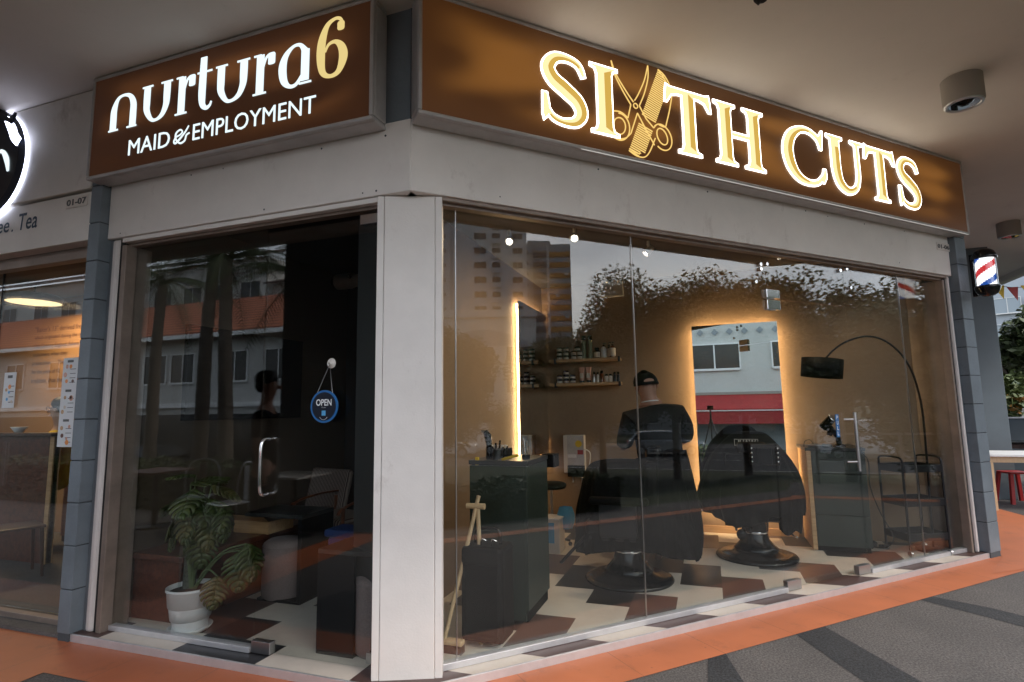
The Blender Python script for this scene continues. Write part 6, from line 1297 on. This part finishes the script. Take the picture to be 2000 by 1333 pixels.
car('silver estate car on the road opposite the barber', pol(-4.2, 35.5, -1.4), R(82), 'silver_paint', 4.5, 1.8, 1.5, 'hatch')
car('white saloon car behind the delivery van', pol(-26.3, 36, -1.4), R(78), 'white_paint', 4.5, 1.8, 1.42)
car('white saloon car beyond the railing on the road', pol(18.0, 36, -1.4), R(90), 'white_paint', 4.5, 1.8, 1.42)
car('second white van with dark windows at the far lane', pol(12.8, 35, -1.4), R(90), 'white_paint', kind_='van')
car('dark estate car with pale window frames parked before the orange roofed house', (-23.0, -16.6, -1.4), R(0), 'black_gloss', 4.6, 1.8, 1.5, 'hatch')
rl = thing('railing', 'low metal railing at the pavement edge by the near trees', 'railing', (9.15, 3.6, 0))
MB().box(-.02, .02, 0, 4.2, .92, .96).build('top_rail', 'steel', rl); MB().box(-.015, .015, 0, 4.2, .45, .48).build('middle_rail', 'steel', rl)
for k in range(7): MB().box(-.025, .025, k*.69, k*.69+.05, 0, .92).build('post', 'steel', rl)
def pole_sign(lab, pos, rz, h, kind_='round'):
    s_ = thing('street_sign', lab, 'sign', pos, rz); MB().cyl((0, 0, 0), (0, 0, h), .035).build('post', 'steel', s_)
    if kind_ == 'round': MB().box(-.3, .3, -.06, -.04, h-.75, h-.1).build('backplate', 'white_paint', s_); MB().cyl((0, -.062, h-.42), (0, -.068, h-.42), .24, seg=28).build('disc', 'blue_rim', s_); MB().tube([(.22*math.cos(a), -.07, h-.42+.22*math.sin(a)) for a in [i*math.pi/12 for i in range(25)]], .025, 6, cap=False).build('ring', 'red', s_)
    else: MB().box(-.55, .55, -.05, -.03, h-.25, h).build('nameplate', 'hedge_leaf', s_)
pole_sign('round no parking sign on a post behind the van', pol(-17.2, 40, -1.4), R(-107), 3.6); pole_sign('plain round sign post left of the van', pol(-22.6, 40, -1.4), R(-107), 3.6)
# ---------------------------------------------------------------- plaza to the south west
def gable(b, w, d, z, zr, over, m, yoff=0):
    for s_ in (0, 1):
        pts = [(-w/2-over, -over, z-.05), (w/2+over, -over, z-.05), (w/2+over, d/2, zr), (-w/2-over, d/2, zr)] if s_ == 0 else [(-w/2-over, d/2, zr), (w/2+over, d/2, zr), (w/2+over, d+over, z-.05), (-w/2-over, d+over, z-.05)]
        o = MB().prism(pts, (0, 0, .12)).build('roof', m, b)
ho = thing('white_house', 'low white house with a long orange tiled roof across the plaza', 'house', (-22, -19.4, -1.4), R(180))
MB().box(-14, 30, 0, 8.5, 0, 6.95).build('wall', 'house_white', ho)
MB().prism([(-14.6, -.8, 6.95), (30.6, -.8, 6.95), (30.6, 4.2, 9.9), (-14.6, 4.2, 9.9)], (0, 0, .14)).build('roof', 'roof_tile', ho); MB().prism([(-14.6, 4.2, 9.9), (30.6, 4.2, 9.9), (30.6, 9.2, 6.95), (-14.6, 9.2, 6.95)], (0, 0, .14)).build('roof', 'roof_tile', ho)
MB().box(-14.6, 30.6, -.98, -.8, 6.80, 7.02).build('gutter', 'white_paint', ho); MB().box(-14, 30, -.25, 0, 3.25, 3.5).build('string_course', 'white_paint', ho)
windows(ho, (25.0, 21.0, 17.0, 13.0, 9.0, 5.0, 3.0, -.6, -3.4, -6.0, -9.0), (4.6,), 1.6, 1.5, 'win_dark', -.04, 'white_paint'); MB().box(-13.8, 29.8, -.06, .02, .2, 2.9).build('ground_floor_opening', 'win_dark', ho)
for x in (-5.0, 9.0): MB().box(x-.18, x+.18, -.9, -.55, 0, 6.8).build('porch_post', 'white_paint', ho)
ap = thing('apartment_block', 'four storey pale apartment block with window bays behind the orange roof', 'building', (-44, -42, -1.4), R(180))
MB().box(-3, 44, 0, 10, 0, 19.2).build('wall', 'house_white', ap); MB().box(-16, -3, 1, 10, 0, 16.2).build('wall', 'house_white', ap)
for z in (4.4, 7.6, 10.8, 13.9): MB().box(-16, 44, -.35, 1.0, z-.25, z).build('floor_band', 'suede', ap)
windows(ap, (-14, -10.2, -6.2), (5.3, 8.5, 11.7), 2.6, 1.7, 'win_dark', .55, 'house_white'); windows(ap, (-1, 3.0, 7.0, 11.4, 17, 22, 27, 32, 38), (5.3, 8.5, 11.7, 14.9), 2.5, 1.7, 'win_dark', -.04, 'house_white')
MB().prism([(-16.6, .0, 16.2), (-2.6, .0, 16.2), (-2.6, 5, 18.0), (-16.6, 5, 18.0)], (0, 0, .2)).build('roof', 'dark_wood', ap); MB().prism([(-3.6, -1.0, 19.2), (44.6, -1.0, 19.2), (44.6, 5, 21.2), (-3.6, 5, 21.2)], (0, 0, .2)).build('roof', 'dark_wood', ap)
for x in (1, 5): MB().box(x-.35, x+.35, 1.5, 2.2, 19.2, 21.2).build('chimney', 'house_white', ap)
for z in (4.4, 7.6, 10.8):
    MB().box(8.7, 10.7, -1.3, -.35, z-.2, z).build('balcony', 'house_white', ap)
    for k in range(9): MB().cyl((8.75+k*.24, -1.25, z), (8.75+k*.24, -1.25, z+.95), .02, seg=6).build('balcony_rail', 'steel', ap)
def palm(lab, x, y, h, lean, seed, az0=0):
    p = thing('palm_tree', lab, 'tree', (x, y, -1.3), group='palms beyond the walkway'); rr = random.Random(seed)
    pts = cr_([(0, 0, 0), (lean*.3, 0, h*.35), (lean*.6, .05, h*.7), (lean, 0, h)], 7); MB().tube(pts, [.19-.07*i/len(pts)+(.012 if i % 2 else 0) for i in range(len(pts))], 14).build('trunk', 'palm_bark', p)
    for k in range(15):
        a = az0+2*math.pi*k/15+rr.uniform(-.15, .15); el = rr.uniform(-.2, 1.0); L_ = rr.uniform(1.9, 2.5); mb = MB(); sp = []
        for i in range(11):
            t_ = i/10; r_x = L_*t_*math.cos(el*(1-t_*.5)); z = L_*(math.sin(el)*t_-.75*t_*t_); sp.append(Vector((lean+r_x*math.cos(a), r_x*math.sin(a), h+z)))
        side = Vector((-math.sin(a), math.cos(a), 0))
        for i in range(1, 33):
            t_ = i/33*.98; j = min(9, int(t_*10)); q = sp[j].lerp(sp[j+1], t_*10-j); ll = .50*math.sin(math.pi*(.12+.85*t_))
            fwd = (sp[j+1]-sp[j]).normalized()
            for s_ in (-1, 1):
                e_ = q+side*s_*ll*.8+fwd*ll*.45-Vector((0, 0, ll*.45)); o = len(mb.v); mb.v += [tuple(q-fwd*.018), tuple(q+fwd*.018), tuple(e_)]; mb.f.append((o, o+1, o+2)); mb.mi.append(0); mb.sm.append(False)
        mb.tube([tuple(v) for v in sp], [.016*(1-i/12) for i in range(11)], 5); mb.build('frond', 'tree_leaf', p)
palm('left one of two slim palms in front of the white house', -10.6, -7.8, 7.2, .3, 1); palm('right one of two slim palms in front of the white house', -9.2, -7.4, 6.6, -.3, 2); palm('shorter palm whose fronds hang into view near the canopy column', -8.6, -8.6, 6.3, .4, 3); palm('palm farthest west beyond the outdoor tables', -14.2, -9.3, 6.9, .2, 4)
def bistro(lab, x, y, rz):
    c = thing('bistro_chair', lab, 'chair', (x, y, 0), rz, 'metal bistro chairs on the walkway'); MB().box(-.18, .18, -.18, .18, .43, .45).build('seat', 'steel', c, .01)
    MB().tube(cr_([(-.20, .18, .44), (-.21, .21, .70), (-.12, .23, .88), (.12, .23, .88), (.21, .21, .70), (.20, .18, .44)], 6), .012, 8).build('back_frame', 'steel', c); MB().box(-.05, .05, .20, .215, .45, .86).build('back_slat', 'steel', c)
    for a in (-1, 1):
        for b in (-1, 1): MB().cyl((a*.22, b*.22, 0), (a*.16, b*.16, .43), .012).build('leg', 'steel', c)
bistro('metal bistro chair with an arched back nearest the hedge', -4.75, -2.65, R(150)); bistro('metal bistro chair beside the square table', -3.9, -2.35, R(200)); bistro('metal bistro chair at the west end of the walkway', -6.3, -2.6, R(160))
for x, y, lab in ((-5.6, -2.75, 'square brown topped table between the bistro chairs'), (-3.3, -2.75, 'square grey topped table by the canopy column')):
    t_ = thing('bistro_table', lab, 'table', (x, y, 0)); MB().box(-.33, .33, -.33, .33, .72, .75).build('table_top', 'alu' if x > -4 else 'chair_wood', t_, .005); MB().cyl((0, 0, 0), (0, 0, .72), .035).build('post', 'black_metal', t_); MB().lathe([(.25, 0), (.24, .015), (.04, .03)], seg=24).build('foot', 'black_metal', t_)
# passer-by reflected in the left shop glass
pb_ = thing('person', 'standing passer-by with short dark hair and a dark T-shirt, seen only as a reflection', 'person', (-2.55, -1.45, 0), R(60))
skin_obj('body', [[(0, 0, .98, .15, .12), (0, 0, 1.15, .13, .10), (0, 0, 1.36, .155, .10), (0, 0, 1.50, .14, .09), (0, 0, 1.58, .06), (0, -.01, 1.65, .058), (0, -.02, 1.72, .08, .085), (0, -.02, 1.80, .088, .095), (0, -.01, 1.87, .07)], [3, (-.19, 0, 1.47, .055), (-.26, .02, 1.2, .045), (-.27, -.05, .95, .034), (-.27, -.07, .85, .028, .016)], [3, (.19, 0, 1.47, .055), (.26, .02, 1.2, .045), (.27, -.05, .95, .034), (.27, -.07, .85, .028, .016)],
    [0, (-.10, 0, .80, .09), (-.11, .02, .48, .065), (-.11, 0, .08, .045), (-.11, -.12, .03, .035)], [0, (.10, 0, .80, .09), (.11, .02, .48, .065), (.11, 0, .08, .045), (.11, -.12, .03, .035)]], 'skin', pb_, extra=lambda mb: (mb.ball((0, -.118, 1.755), (.014, .02, .022)), mb.ball((.088, 0, 1.76), (.01, .02, .03)), mb.ball((-.088, 0, 1.76), (.01, .02, .03)), fingers(-.27, -.08, .84)(mb), fingers(.27, -.08, .84)(mb)))
skin_obj('t_shirt', [[(0, 0, .92, .165, .135), (0, 0, 1.15, .15, .12), (0, 0, 1.36, .172, .12), (0, 0, 1.515, .155, .105), (0, 0, 1.55, .09)], [3, (-.195, 0, 1.48, .07), (-.262, .02, 1.25, .062)], [3, (.195, 0, 1.48, .07), (.262, .02, 1.25, .062)]], 'black_matte', pb_)
skin_obj('trousers', [[(0, 0, 1.0, .16, .13), (0, 0, .88, .155, .13)], [1, (-.105, 0, .76, .10), (-.11, .02, .48, .076), (-.11, 0, .09, .062)], [1, (.105, 0, .76, .10), (.11, .02, .48, .076), (.11, 0, .09, .062)]], 'black_matte', pb_)
MB().ball((0, .008, 1.84), (.100, .112, .092)).ball((0, .045, 1.78), (.092, .07, .08)).build('hair', 'hair', pb_)
tp = thing('tripod', 'camera on a black tripod, seen only in the tall mirror', 'tripod', (1.62, -3.02, 0))
for k in range(3): a = R(90+120*k+180); MB().tube([(0, 0, 1.22), (.38*math.cos(a), .38*math.sin(a), 0)], [.016, .012], 8).build('leg', 'black_metal', tp)
MB().cyl((0, 0, 1.15), (0, 0, 1.40), .02).build('centre_post', 'black_metal', tp); MB().box(-.07, .07, -.05, .04, 1.41, 1.51).build('camera_body', 'black_matte', tp, .01)
# house across, mirrored in the tall mirror
rh = thing('shop_house', 'grey white shophouse with wide windows, diamond blocks and a red awning', 'building', (3.5, -15.3, -1.4), R(180))
MB().box(-8, 7, 0, 7, 0, 7.6).build('wall', 'house_white', rh)
windows(rh, (1.55, -1.85, 5.2, -5.4), (4.55,), 2.05, 1.06, 'win_dark', -.04, 'white_paint')
for k in range(22): x = -7.2+.62*k; MB().prism([(x-.15, -.05, 6.18), (x, -.05, 6.02), (x+.15, -.05, 6.18), (x, -.05, 6.34)], (0, .06, 0)).build('diamond_vent', 'tower_grey', rh)
aw = MB().prism([(-7, -.05, 3.38), (6, -.05, 3.38), (6, -1.3, 2.75), (-7, -1.3, 2.75)], (0, 0, .03)); aw.build('awning', 'red_awning', rh); MB().box(-7, 6, -1.32, -1.29, 2.15, 2.76).build('awning_valance', 'red_awning', rh); MB().box(-7, 6, -1.36, -1.33, 2.68, 2.72).build('awning_pipe', 'white_paint', rh); MB().box(-7.1, 6.1, -.15, .0, 3.38, 3.5).build('awning_ledge', 'suede', rh)
MB().box(-7, 6, -.03, .02, .2, 3.0).build('shopfront_opening', 'tower_grey', rh); MB().box(-3.0, -1.2, -.9, -.5, 1.1, 1.35).build('blue_tarp', 'blue_tarp', rh); MB().box(-2.2, -1.8, -.8, -.5, 1.35, 1.9).build('white_sack', 'house_white', rh)
for x in (-6.8, -1.5, 5.8): MB().cyl((x, -1.25, 0), (x, -1.25, 2.75), .04).build('awning_post', 'steel', rh)
grs = tag(MB().build('x', 'grass') if False else None, 'x') if False else None
hedge('bright low shrubs in front of the red awning', (-1.0, -11.5), (1.75, -11.5), .9, -1.4, .05, 4000, 9, 'tree_leaf2')
